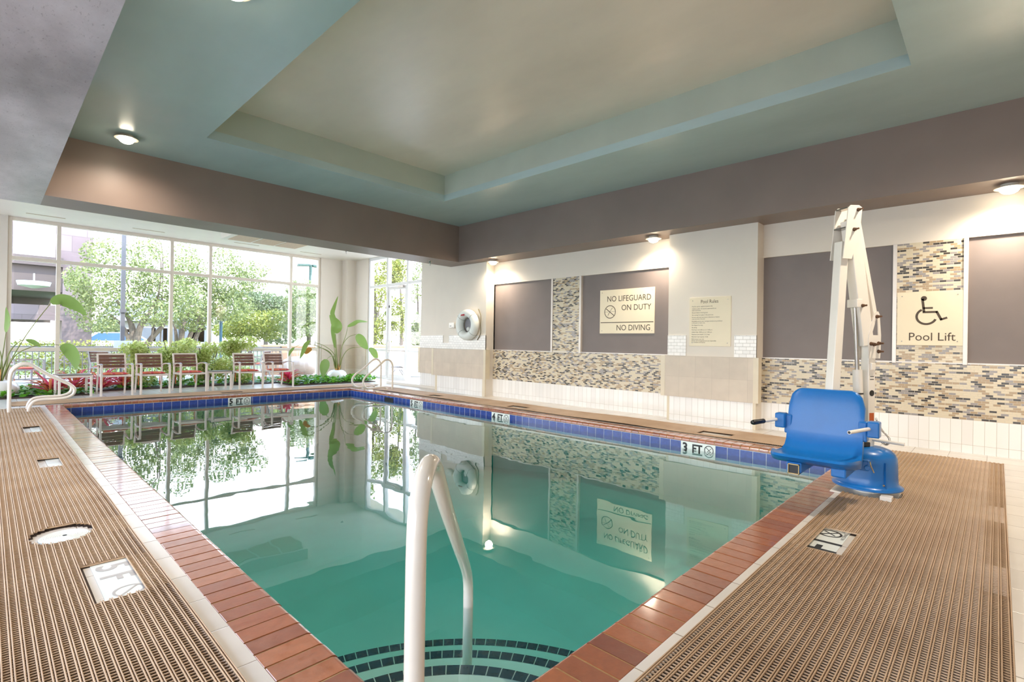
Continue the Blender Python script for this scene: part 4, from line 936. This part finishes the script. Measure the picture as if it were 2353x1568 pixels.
def side_table(x, y, w_, label, rz=0.0):
    t = thing('side_table', label, 'table', (x, y, 0), rz, 'low side tables between the chairs')
    m = MB(); m.box(-w_/2, w_/2, -w_/2, w_/2, 0.448, 0.462); m.build('table_top', M['dark_top'], t, local=True, bevel=0.003)
    m = MB()
    for s in (-1, 1): m.box(-w_/2+0.02, w_/2-0.02, s*(w_/2-0.03)-0.012, s*(w_/2-0.03)+0.012, 0.405, 0.448); m.box(s*(w_/2-0.03)-0.012, s*(w_/2-0.03)+0.012, -w_/2+0.02, w_/2-0.02, 0.405, 0.448)
    m.build('apron', M['chair_metal'], t, local=True)
    for sx in (-1, 1):
        for sy in (-1, 1):
            m = MB(); m.box(sx*(w_/2-0.025)-0.02, sx*(w_/2-0.025)+0.02, sy*(w_/2-0.025)-0.02, sy*(w_/2-0.025)+0.02, 0, 0.447); m.build('leg', M['chair_metal'], t, local=True, bevel=0.003)
side_table(1.27, 13.86, 0.55, 'dark topped side table among the red plants, end of the chair row', 0.05)
side_table(3.97, 13.72, 0.44, 'dark topped side table in the middle of the chair row')

# ------------------------------------------------------------------ planting inside
def cloud(n, centres, size, squash=(1,1,1), surf=0.35, droop=0.0, aspect=0.55):
    """n leaf quads around ellipsoids centres = [(c, (rx,ry,rz), weight)]"""
    wts = np.array([q[2] for q in centres], float); wts /= wts.sum(); idx = np.random.choice(len(centres), n, p=wts)
    C = np.array([q[0] for q in centres])[idx]; R = np.array([q[1] for q in centres])[idx]
    d = np.random.normal(size=(n, 3)); d /= np.linalg.norm(d, axis=1)[:, None]; rad = (surf+(1-surf)*np.random.rand(n)**0.5)[:, None]
    P = C+d*R*rad; a = np.random.normal(size=(n, 3))+np.array([0, 0, -droop]); a /= np.linalg.norm(a, axis=1)[:, None]
    b_ = np.cross(a, np.random.normal(size=(n, 3))); b_ /= np.linalg.norm(b_, axis=1)[:, None]
    s = size*(0.6+0.8*np.random.rand(n))[:, None]
    V = np.stack([P-a*s*0.5, P+b_*s*aspect*0.5, P+a*s*0.5, P-b_*s*aspect*0.5], 1).reshape(-1, 3)
    F = np.arange(4*n).reshape(-1, 4); return V, F
bed = MB(); bed.box(-0.4, 1.55, 13.95, YW-0.05, 0.0, 0.02); bed.box(1.55, 7.2, 14.75, YW-0.05, 0.0, 0.02); bed.box(5.75, 8.2, 13.6, 14.75, 0.0, 0.02)
tag(bed.build('planting_bed', M['soil']), 'soil bed under the plants along the windows', 'planting bed')
def cover():
    pts = []
    for (x0, x1, y0, y1, n) in ((-0.4, 1.6, 13.95, 15.7, 900), (1.6, 5.7, 14.85, 15.7, 700), (5.75, 8.15, 13.62, 15.3, 1500), (7.5, 8.5, 13.9, 15.3, 350)):
        k = n; x = np.random.uniform(x0, x1, k); y = np.random.uniform(y0, y1, k); z = 0.04+0.13*np.random.rand(k)**1.5; pts.append(np.stack([x, y, z], 1))
    P = np.concatenate(pts); n = len(P); a = np.random.normal(size=(n, 3))*np.array([1, 1, 0.35]); a /= np.linalg.norm(a, axis=1)[:, None]
    up = np.array([0, -0.25, 1.0])+np.random.normal(size=(n, 3))*0.35; b_ = np.cross(a, up); b_ /= np.linalg.norm(b_, axis=1)[:, None]; s = 0.11*(0.6+0.8*np.random.rand(n))[:, None]
    V = np.stack([P-a*s*0.5, P-a*s*0.12+b_*s*0.34, P+a*s*0.5, P-a*s*0.12-b_*s*0.34], 1).reshape(-1, 3); V[:, 2] = np.maximum(V[:, 2], 0.022)
    o = raw_mesh('ground_cover', V, np.arange(4*n).reshape(-1, 4), M['leaf_cover']); tag(o, 'low bright green leafy ground cover in the window beds', 'ground cover', None, 'stuff')
cover()
def ficus(x, y, h, w_, label, n=1500):
    t = thing('ficus_shrub', label, 'shrub', (x, y, 0), 0, 'pale green shrubs behind the chairs')
    cs = []
    for i in range(9):
        cs.append(((x+random.uniform(-w_, w_)*0.55, y+random.uniform(-0.2, 0.2), h*random.uniform(0.16, 0.86)), (w_*0.45, 0.26, h*0.17), 1.0))
    V, F = cloud(n, cs, 0.075, droop=0.6, surf=0.2); raw_mesh('foliage', V, F, M['leaf_ficus'], t)
    m = MB()
    for i in range(5):
        a = random.uniform(-1, 1)*w_*0.5; m.tube(bez([(x+a*0.15, y, 0.0), (x+a*0.5, y+random.uniform(-.05, .05), h*0.35), (x+a, y+random.uniform(-.1, .1), h*0.85)], 5), [0.016-0.0008*q for q in range(11)], 7)
    m.build('stem', M['bark'], t)
ficus(2.62, 15.15, 1.18, 0.46, 'pale green shrub behind the second armchair', 2600)
ficus(3.38, 15.20, 1.34, 0.52, 'tall pale green shrub behind the third armchair', 3000)
ficus(4.10, 15.15, 1.16, 0.46, 'pale green shrub behind the middle side table', 2600)
ficus(4.82, 15.20, 1.34, 0.52, 'tall pale green shrub behind the fourth armchair', 3000)

def strap(mb, base, tip_dir, length, width, arch, n=8, fold=0.25):
    """arching strap leaf from base"""
    d = Vector(tip_dir); d.z = 0; L = d.length; d = d.normalized() if L > 1e-5 else Vector((1,0,0)); side = Vector((-d.y, d.x, 0)); vs = []
    for i in range(n+1):
        s = i/n; p = Vector(base)+d*(length*s*(0.55+0.45*L))+Vector((0,0,1))*(length*(arch*s-(arch*0.62)*s*s)); w_ = width*(math.sin(PI*min(1, 0.12+0.88*s))**0.7)*(1.0 if s < 0.97 else 0.4)
        vs += [p-side*w_/2+Vector((0,0,fold*w_)), p, p+side*w_/2+Vector((0,0,fold*w_))]
    fs = []
    for i in range(n): a = 3*i; fs += [(a, a+1, a+4, a+3), (a+1, a+2, a+5, a+4)]
    mb.add(vs, fs)
def bromeliad(x, y, r, h, label, n=26):
    t = thing('red_bromeliad', label, 'plant', (x, y, 0), 0, 'red leaved plants by the windows')
    for k in range(2):
        m = MB()
        for i in range(n):
            a = random.uniform(0, 2*PI); L = r*random.uniform(0.7, 1.2); strap(m, (x+0.02*math.cos(a), y+0.02*math.sin(a), 0.06+0.10*k), (math.cos(a), math.sin(a), 0), L*(1-0.25*k), 0.05, random.uniform(0.35, 1.9)*h*(1+0.4*k))
        m.build('leaf_rosette', M['leaf_red'], t)
    m = MB(); m.lathe([(0.0, 0.0), (0.03, 0.0), (0.025, 0.2), (0.0, 0.21)], (x, y, 0.0), 10); m.build('stem', M['bark'], t)
bromeliad(0.95, 14.35, 0.48, 0.95, 'red strap-leaved plant in front of the white pot')
bromeliad(1.35, 14.60, 0.46, 1.05, 'red and pink strap-leaved plant behind the left side table')
bromeliad(1.85, 14.85, 0.46, 0.9, 'red strap-leaved plant behind the first armchair')
bromeliad(2.30, 15.10, 0.44, 0.8, 'red strap-leaved plant between the first two armchairs')
bromeliad(5.85, 14.25, 0.42, 0.85, 'small red strap-leaved plant beside the last armchair')

def blade(mb, P, width, fold=0.18, nrm=None, prof=None):
    """broad leaf along a midrib path"""
    pts = bez(P, 7); k = len(pts); vs = []; nrm = Vector(nrm) if nrm is not None else Vector((0,-1,0.3))
    for i, p in enumerate(pts):
        s = i/(k-1); tdir = (pts[min(k-1, i+1)]-pts[max(0, i-1)]).normalized(); side = tdir.cross(nrm).normalized(); n2 = side.cross(tdir)
        w_ = width*(math.sin(PI*min(1.0, 0.06+0.94*s**0.8))**0.75)*0.5
        for q in (-1, -0.5, 0, 0.5, 1): vs.append(p+side*(w_*q)+n2*(fold*w_*abs(q)))
    fs = [(5*i+j, 5*i+j+1, 5*i+j+6, 5*i+j+5) for i in range(k-1) for j in range(4)]; mb.add(vs, fs)
def pot(t, x, y, r, h):
    m = MB(); m.lathe([(0.0, 0.02), (0.62*r, 0.02), (0.88*r, 0.10*h), (r, 0.36*h), (0.98*r, 0.58*h), (0.84*r, 0.82*h), (0.62*r, 0.97*h), (0.55*r, 1.0*h), (0.50*r, 0.97*h), (0.48*r, 0.85*h), (0.0, 0.84*h)], (x, y, 0), 40); m.build('pot', M['pot'], t, smooth=True)
    m = MB(); m.lathe([(0.0, 0.86*h), (0.48*r, 0.855*h)], (x, y, 0), 24); m.build('soil', M['soil'], t)
def bop(label, x, y, r, h, Yp, stems, loc, dry=()):
    """stems: list of (stem control pixels, leaf control pixels, leaf width, depth offset, mat)"""
    t = thing('bird_of_paradise', label, 'potted plant', loc, 0, 'potted broad leaf plants')
    pot(t, x, y, r, h)
    for st_, lf, wd, dy, mt in stems:
        pts = [at(px, py, Y=Yp+dy*(i/max(1, len(st_)-1))) for i, (px, py) in enumerate(st_)]
        s = None
        if len(pts) > 1:
            m = MB(); q = bez(pts, 6); kq = len(q); m.tube(q, [0.014-0.008*i/(kq-1) for i in range(kq)], 8); s = m.build('stalk', M['stem'], t, smooth=True)
        if lf:
            m = MB(); blade(m, [at(px, py, Y=Yp+dy) for px, py in lf], wd, nrm=(-0.55, -0.8, 0.25)); m.build('leaf', M[mt], s if s else t, smooth=True)
    m = MB()
    for i in range(9): a = random.uniform(-1, 1); m.tube([(x+a*0.05, y+random.uniform(-.05, .05), h*0.8), (x+a*0.10, y+random.uniform(-.06, .06), h*0.8+random.uniform(0.15, 0.34))], [0.018, 0.008], 7)
    m.build('stem_base', M['stem_dry'], t)
B = [([(776,850),(774,815),(772,780),(770,740)], [(771,735),(764,722),(768,706),(777,680)], 0.13, 0.0, 'leaf_bop'),
     ([(774,850),(772,820),(771,790),(771,767)], [(771,766),(775,752),(768,738),(757,724)], 0.30, -0.1, 'leaf_bop'),
     ([(772,850),(770,815),(766,790)], [(771,800),(768,780),(764,760),(762,745)], 0.12, 0.05, 'leaf_bop'),
     ([(780,850),(784,805),(795,770),(799,751)], [(799,751),(812,745),(824,739),(846,740)], 0.13, -0.2, 'leaf_bop'),
     ([(780,850),(785,800),(800,776),(820,768)], [(820,769),(828,780),(837,793),(846,803)], 0.28, -0.3, 'leaf_bop'),
     ([(781,850),(787,822),(803,802),(835,797)], [(848,801),(857,808),(863,818),(867,827)], 0.20, -0.45, 'leaf_bop'),
     ([(774,850),(768,815),(745,795),(712,784)], [(712,783),(703,793),(696,810),(689,825)], 0.13, -0.3, 'leaf_bop'),
     ([(772,850),(764,818),(735,798),(700,790),(676,799)], [(676,799),(668,808),(663,820)], 0.08, -0.1, 'leaf_bop'),
     ([(771,850),(762,815),(742,801),(716,800)], [(716,801),(709,805),(703,810),(697,810)], 0.15, -0.2, 'leaf_dry'),
     ([(772,850),(772,828),(765,818),(755,822),(750,828)], [(749,826),(747,838),(744,852),(742,868)], 0.27, -0.35, 'leaf_bop')]
bop('tall broad-leaved plant in a round white pot in the window corner', 7.48, 14.62, 0.30, 0.335, 14.62, B, (7.48, 14.62, 0))
A = [([(2,880),(12,860),(30,820),(62,768),(95,724),(117,697)], [(117,697),(142,690),(172,702),(200,726)], 0.26, -0.1, 'leaf_bop'),
     ([(4,878),(14,850),(38,815),(75,797),(110,791),(140,794)], [(140,795),(160,805),(172,826),(175,850)], 0.26, -0.3, 'leaf_bop'),
     ([(0,878),(10,840),(25,805),(45,785),(60,781)], [(60,781),(76,786),(86,792),(94,798)], 0.10, 0.1, 'leaf_bop'),
     ([(-2,878),(2,840),(8,805),(14,764)], [(14,764),(18,735),(14,705)], 0.10, 0.1, 'leaf_bop'),
     ([(-6,878),(-8,830),(-14,780),(-30,720)], [(-30,720),(-40,690),(-60,670)], 0.26, 0.0, 'leaf_bop'),
     ([(0,878),(5,850),(2,815),(-8,790)], None, 0, 0, 'leaf_bop'), ([(3,880),(14,846),(20,812)], None, 0, 0, 'leaf_bop')]
bop('arching broad-leaved plant in a white pot at the left edge of the windows', 0.17, 14.45, 0.33, 0.34, 14.45, A, (0.17, 14.45, 0))

# ------------------------------------------------------------------ outside
M['ground'] = tiles('patio_paving', 0, 1, 0.6, 0.6, 0.01, [(1, (186, 178, 170))], (150, 142, 134), 0.8, 0, bump=0)
M['lawn'] = paint('lawn', (92, 112, 62), 0.9, 0.15, 3)
g = MB(); g.box(-60, 90, 23, 120, -0.3, -0.06, 1); g.box(-8, 9.5, 16.2, 23, -0.3, -0.05, 0); g.box(9.4, 90, -6, 23, -0.3, -0.05, 0); g.box(-60, -8, 16.2, 23, -0.3, -0.05, 0); g.box(-60, -3.25, -30, 16.2, -0.3, -0.05, 0)
struct(g.build('ground_outside', [M['ground'], M['lawn']]))
# stone building with open entrance
M['stone_wall'] = tiles('stone_cladding', 0, 2, 1.05, 0.72, 0.02, [(0.5, (132, 116, 118)), (0.5, (120, 104, 106))], (96, 86, 84), 0.7, 0.5, bump=0.2, cloud=0.15, cloudsc=1.5)
M['stone_dark'] = paint('dark_brown_soffit_panel', (88, 76, 72), 0.6, 0.08, 1.0)  # dark brown of the canopy block and the rear wall
t = thing('stone_building', 'mauve stone-clad building with covered entrance beyond the left panes', 'building', (1.0, 30, 0))
def px_x(px, Y): return at(px, 700, Y=Y).x
Yb = 30.0; xa, xb, xc = px_x(-40, Yb), px_x(143, Yb), px_x(212, Yb)
def z_at(px, py, Y): return at(px, py, Y=Y).z
zc = z_at(75, 700, Yb); zd_ = z_at(75, 735, Yb); zm = z_at(75, 588, Yb)
m = MB(); m.box(xb, xc, Yb, Yb+3, -0.1, 14); m.box(xa-4, xb, Yb, Yb+0.6, zm, 14); m.box(xa-4, xb, Yb, Yb+0.6, zd_, zc); m.build('wall', M['stone_wall'], t)
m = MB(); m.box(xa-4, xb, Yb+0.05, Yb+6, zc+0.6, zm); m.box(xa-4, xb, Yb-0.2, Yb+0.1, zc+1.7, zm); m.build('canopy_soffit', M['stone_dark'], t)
M['white_panel'] = paint('white_sign_panel', (206, 210, 214), 0.6, 0.01, 2)
za, zb2 = z_at(75, 594, Yb-0.3), z_at(75, 512, Yb-0.3); m = MB(); m.box(px_x(28, Yb-0.3), px_x(126, Yb-0.3), Yb-0.15, Yb+0.02, za, zb2); m.build('blank_panel', M['white_panel'], t)
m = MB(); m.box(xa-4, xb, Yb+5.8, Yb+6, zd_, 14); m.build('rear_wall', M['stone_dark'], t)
m = MB(); m.lathe([(0.0, 0.5), (0.03, 0.5), (0.03, 0.18), (0.55, 0.16), (0.5, -0.02), (0.1, -0.12), (0.0, -0.13)], at(78, 656, Y=Yb-0.8), 20); m.build('entrance_lamp', M['white_panel'], t)
# fence
M['fence'] = paint('pale_fence_metal', (132, 126, 122), 0.5, 0.04, 6)
def fence(x0, x1, y, h, label):
    t = thing('railing_fence', label, 'fence', ((x0+x1)/2, y, 0), 0, 'patio railings outside the windows')
    m = MB(); m.box(x0, x1, y-0.03, y+0.03, h-0.05, h); m.build('top_rail', M['fence'], t)
    m = MB(); m.box(x0, x1, y-0.02, y+0.02, 0.08, 0.12); m.box(x0, x1, y-0.02, y+0.02, h-0.16, h-0.12); m.build('lower_rail', M['fence'], t)
    m = MB(); n = int((x1-x0)/0.125)
    for i in range(n): xx = x0+(i+0.5)*(x1-x0)/n; m.box(xx-0.010, xx+0.010, y-0.010, y+0.010, 0.10, h-0.04)
    m.build('pickets', M['fence'], t)
    for xx in (x0+0.03, x1-0.03): m = MB(); m.box(xx-0.03, xx+0.03, y-0.03, y+0.03, 0, h+0.02); m.build('post', M['fence'], t)
fence(-2.0, 2.95, 18.4, 0.98, 'pale metal railing outside, left of the grey pole')
fence(3.05, 7.3, 18.4, 0.98, 'pale metal railing outside, from the grey pole to the tan wall')
hb = []
V, F = cloud(11000, [((x, 19.4, 0.62), (0.75, 0.5, 0.55), 1) for x in np.arange(-2.5, 6.2, 0.55)], 0.075, surf=0.55); o = raw_mesh('hedge', V, F, M['leaf_yel']); tag(o, 'clipped yellow-green hedge behind the patio railing', 'hedge', None, 'stuff')
M['grey_pole'] = paint('grey_pole', (98, 98, 102), 0.5, 0.03, 6)
t = thing('flag_pole', 'tall grey square pole outside the second window bay', 'pole', (at(281, 780, Y=18.5).x, 18.5, 0))
xx = t.location.x; m = MB(); m.box(xx-0.05, xx+0.05, 18.45, 18.55, 0, 5.2); m.build('pole', M['grey_pole'], t)
m = MB(); m.box(xx-0.075, xx+0.075, 18.42, 18.58, 1.97, 2.07); m.build('collar', M['grey_pole'], t)
m = MB(); m.box(xx-0.22, xx+0.22, 18.36, 18.44, 0.90, 1.14); m.build('sign_plate', M['white_panel'], t); m = MB(); m.box(xx-0.03, xx+0.03, 18.352, 18.36, 0.98, 1.08); m.build('mark', M['faded_text'], t)
# tan patio wall
M['tan_wall'] = paint('tan_patio_wall', (182, 146, 114), 0.7, 0.04, 1.5)
for nm, bx, lb in (('patio_wall', (6.95, 10.2, 19.0, 19.25), 'low tan patio wall outside the narrow window bay by the corner'), ('patio_wall', (10.3, 17.5, 20.5, 20.75), 'low tan patio wall seen through the glass door')):
    m = MB(); m.box(bx[0], bx[1], bx[2], bx[3], -0.05, 0.98); o = m.build(nm, M['tan_wall']); tag(o, lb, 'wall', 'tan patio walls')
    m = MB(); m.box(bx[0]-0.04, bx[1]+0.04, bx[2]-0.04, bx[3]+0.04, 0.98, 1.04); m.build('coping_stone', M['tan_wall'], o)
m = MB(); m.lathe([(0.0, 0.0), (0.4, 0.0), (0.62, 0.2), (0.6, 0.42), (0.45, 0.6), (0.2, 0.7), (0.0, 0.72)], (7.55, 17.6, -0.05), 32); M['dome'] = paint('pale_dome', (176, 152, 130), 0.5, 0.03, 3); tag(m.build('reflection_dome', M['dome'], smooth=True), 'pale rounded dome standing in for a reflection, outside the right window pane', 'planter')  # solid dome added in place of a reflection in the glass
# sun loungers beyond the door
def lounger(x, y, rz, label):
    t = thing('sun_lounger', label, 'lounger', (x, y, -0.05), rz, 'white loungers outside the door')
    m = MB(); m.box(-0.33, 0.33, -0.95, 0.95, 0.28, 0.34); m.build('frame', M['white_chair'], t, local=True)
    m = MB(); m.obox((0, 0.62, 0.5), (0.31, 0, 0), (0, 0.32, 0.2), (0, -0.02, 0.03)); m.box(-0.31, 0.31, -0.93, 0.32, 0.34, 0.37); m.build('sling', M['white_chair'], t, local=True)
    for sx in (-1, 1):
        for sy in (-1, 1): m = MB(); m.bar((sx*0.3, sy*0.75, 0.3), (sx*0.3, sy*0.95, 0.0), 0.05, 0.04); m.build('leg', M['white_chair'], t, local=True)
lounger(10.9, 15.3, 0.9, 'white sun lounger outside, behind the pane beside the door'); lounger(10.0, 16.4, 0.9, 'white sun lounger outside, straight behind the glass door')
# trees
def tree(x, y, label, blobs, trunks, leaf, n, size, group, surf=0.3):
    t = thing('leafy_tree', label, 'tree', (x, y, -0.05), 0, group)
    V, F = cloud(n, [((x+c[0], y+c[1], c[2]), r, wt) for c, r, wt in blobs], size, surf=surf, droop=0.3); raw_mesh('crown', V, F, leaf, t)
    m = MB()
    for P, r in trunks:
        q = bez([(x+a, y+b_, c) for a, b_, c in P], 5); k = len(q); m.tube(q, [r*(1-0.75*i/(k-1)) for i in range(k)], 8)
    m.build('trunk', M['bark'], t)
def px_tree(label, Y, spec, trunk_px, leaf, n, size, group, surf=0.3, depth=1.6):
    """spec: list of (px, py, rx px, ry px, weight)"""
    base = at(trunk_px[0][0][0], 800, Y=Y); x0 = base.x
    bl = []
    for (px, py, rx, ry, wt) in spec:
        c = at(px, py, Y=Y); e = at(px+rx, py, Y=Y); u = at(px, py-ry, Y=Y); bl.append(((c.x-x0, random.uniform(-0.5, 0.5)*depth, c.z), (abs(e.x-c.x), depth, abs(u.z-c.z)), wt))
    tr = []
    for pth in trunk_px:
        P = [at(px, py, Y=Y) for px, py in pth[:-1]]; P = [(p.x-x0, random.uniform(-.3, .3)*(0 if i == 0 else 1), p.z) for i, p in enumerate(P)]; P[0] = (P[0][0], 0, -0.05); tr.append((P, pth[-1]))
    tree(x0, Y, label, bl, tr, leaf, n, size, group, surf)
TG = 'trees outside the windows'
px_tree('spreading multi-stemmed tree filling the second and third window bays', 27,
        [(240,585,55,38,1.2),(200,640,60,36,1.2),(250,690,70,40,2),(310,640,60,45,1.6),(330,585,45,40,1),(370,660,60,50,2),(345,720,60,32,1.6),(190,700,40,40,.8),(420,690,50,45,1.5),(420,600,40,45,.8),(230,745,50,25,.6),(175,650,30,25,.4)],
        [[(310,800),(308,770),(300,735),(270,690),0.20],[(310,800),(318,760),(340,720),(365,680),0.16],[(312,800),(345,785),(375,745),(390,700),0.16],[(310,800),(290,760),(250,720),0.12],[(340,720),(370,620),(350,560),0.05],[(370,640),(375,580),(345,548),0.035]],
        M['leaf_tree'], 13000, 0.115, TG)
px_tree('broad tree with slanting trunks in the fourth window bay', 29,
        [(440,620,40,40,1),(470,680,60,50,2),(520,650,60,36,1.4),(560,625,45,22,.7),(520,705,60,36,1.4),(440,735,45,30,1),(585,655,30,16,.3),(520,590,36,24,.5)],
        [[(412,800),(415,765),(430,730),(450,690),0.16],[(420,800),(438,770),(455,735),(490,690),0.14],[(435,800),(452,775),(475,740),(520,700),0.14],[(408,800),(405,770),(400,740),0.12]],
        M['leaf_tree'], 10500, 0.125, TG)
px_tree('yellow-green bushy tree low in the fourth window bay', 33, [(570,745,50,32,2),(610,760,45,25,1),(540,760,40,22,1),(620,735,35,25,.6)], [[(575,800),(575,770),(570,745),0.14]], M['leaf_yel'], 6500, 0.15, TG)
px_tree('grey-green tree behind the yellow bushy one', 40, [(600,700,60,30,1.6),(640,720,50,40,1.6),(560,690,50,28,1),(650,770,40,25,1),(520,740,40,30,.8)], [[(610,800),(612,760),(600,710),0.2]], M['leaf_far'], 9000, 0.2, TG)
px_tree('rounded tree behind the twin-headed lamp post', 30, [(700,700,45,40,2),(690,750,40,30,1),(730,730,40,40,1.4),(700,660,30,20,.5),(735,680,25,25,.5)], [[(712,800),(710,770),(705,720),0.18],[(720,800),(725,770),(730,730),0.1]], M['leaf_tree'], 8000, 0.15, TG)
px_tree('distant tree beyond the stone building corner', 44, [(225,765,30,22,1),(250,755,30,25,1),(200,760,25,20,.6)], [[(235,800),(235,780),(230,760),0.2]], M['leaf_far'], 3500, 0.2, TG)
def xtree(x, y, h, w_, label, leaf, n):
    bl = [((random.uniform(-.6, .6)*w_, random.uniform(-.6, .6)*w_, h*random.uniform(0.22, 0.95)), (w_*0.55, w_*0.55, h*0.16), 1) for i in range(9)]
    tree(x, y, label, bl, [([(0, 0, -0.05), (0.1, 0.05, h*0.4), (0.0, 0.1, h*0.8)], 0.14), ([(0, 0, h*0.3), (0.3, -0.3, h*0.6)], 0.07)], leaf, int(n*2), 0.12, 'trees behind the patio wall')
xtree(14.1, 23.6, 6.2, 0.85, 'yellow-green tree behind the pane between the corner and the glass door', M['leaf_yel'], 2600)
xtree(15.6, 23.4, 5.6, 0.80, 'bright yellow-green tree straight behind the glass door', M['leaf_yel'], 2600)
xtree(17.0, 23.8, 5.4, 0.95, 'grey-green tree behind the pane beside the tiled wall', M['leaf_tree'], 2600)
# lamp posts
M['green_post'] = paint('dark_green_post', (40, 74, 66), 0.4, 0.05, 6)
p = at(711, 790, Y=32); t = thing('street_lamp', 'dark green twin-headed lamp post outside the right window bay', 'lamp post', (p.x, 32, -0.05)); zt = at(711, 608, Y=32).z
m = MB(); m.tube([(p.x, 32, -0.05), (p.x, 32, zt)], 0.10, 10); m.build('post', M['green_post'], t)
for s in (-1, 1): m = MB(); m.bar((p.x+s*0.1, 32, zt-0.05), (p.x+s*0.85, 32, zt-0.12), 0.3, 0.16); m.build('lamp_head', M['green_post'], t, bevel=0.03)
M['blue_post'] = paint('blue_post', (52, 98, 128), 0.4, 0.05, 6)
p = at(507, 790, Y=30); m = MB(); m.tube([(p.x, 30, -0.05), (p.x, 30, at(507, 738, Y=30).z)], 0.075, 10); tag(m.build('marker_post', M['blue_post']), 'slim blue post beyond the hedge', 'post')
# houses and car
M['house'] = paint('pale_house_wall', (140, 136, 134), 0.7, 0.03, 1); M['house_roof'] = paint('grey_house_roof', (122, 122, 126), 0.6, 0.05, 2); M['house_glass'] = paint('house_window', (104, 110, 120), 0.2, 0.05, 2)
def house(pxa, pxb, Y, zw, zr, label):
    a, b_ = at(pxa, 780, Y=Y).x, at(pxb, 780, Y=Y).x; t = thing('white_house', label, 'house', ((a+b_)/2, Y, -0.05), 0, 'pale houses beyond the trees')
    m = MB(); m.box(a, b_, Y, Y+6, -0.05, zw); m.build('wall', M['house'], t)
    m = MB(); mid = Y+3; m.add([(a-.3, Y-.4, zw), (b_+.3, Y-.4, zw), (b_+.3, Y+6.4, zw), (a-.3, Y+6.4, zw), (a+1.0, mid, zr), (b_-1.0, mid, zr)], [(0,1,5,4), (2,3,4,5), (1,2,5), (3,0,4), (3,2,1,0)]); m.build('roof', M['house_roof'], t)
    n = 3
    for i in range(n): xx = a+(b_-a)*(i+0.5)/n; m = MB(); m.box(xx-0.6, xx+0.6, Y-0.03, Y+0.02, 0.9, zw-0.7); m.build('window', M['house_glass'], t)
house(255, 320, 52, 2.6, 5.0, 'pale grey-roofed house behind the grey pole'); house(325, 405, 55, 2.8, 5.6, 'pale house behind the multi-stemmed tree'); house(425, 480, 56, 3.6, 6.0, 'pale house behind the slanting trunks')
M['car_paint'] = paint('white_car_paint', (224, 226, 232), 0.2, 0.01, 2, coat=0.5); M['car_glass'] = paint('blue_tinted_glass', (78, 118, 176), 0.1, 0.05, 2)
p = at(255, 795, Y=36); cxx = p.x
t = thing('parked_car', 'white parked car with blue windscreen beyond the hedge', 'car', (cxx, 36, -0.05))
m = MB(); m.prism([(-2.2, 0.35), (-2.15, 0.85), (-1.2, 1.02), (-0.6, 1.5), (1.1, 1.52), (1.8, 1.05), (2.2, 0.95), (2.25, 0.35)], (cxx, 36, 0), X_, (0,0,1), Y_, 1.7); m.build('body', M['car_paint'], t, bevel=0.05)
m = MB(); m.prism([(-1.1, 1.04), (-0.56, 1.46), (1.06, 1.48), (1.6, 1.07)], (cxx, 35.98, 0), X_, (0,0,1), Y_, 1.74); m.build('window_glass', M['car_glass'], t)
for wx in (-1.4, 1.4):
    for wy in (36.0, 37.6): m = MB(); m.lathe([(0.0, -0.1), (0.33, -0.1), (0.34, 0.1), (0.0, 0.1)], (cxx+wx, wy, 0.29), 20, axis=(0,1,0)); m.build('wheel', M['black'], t)
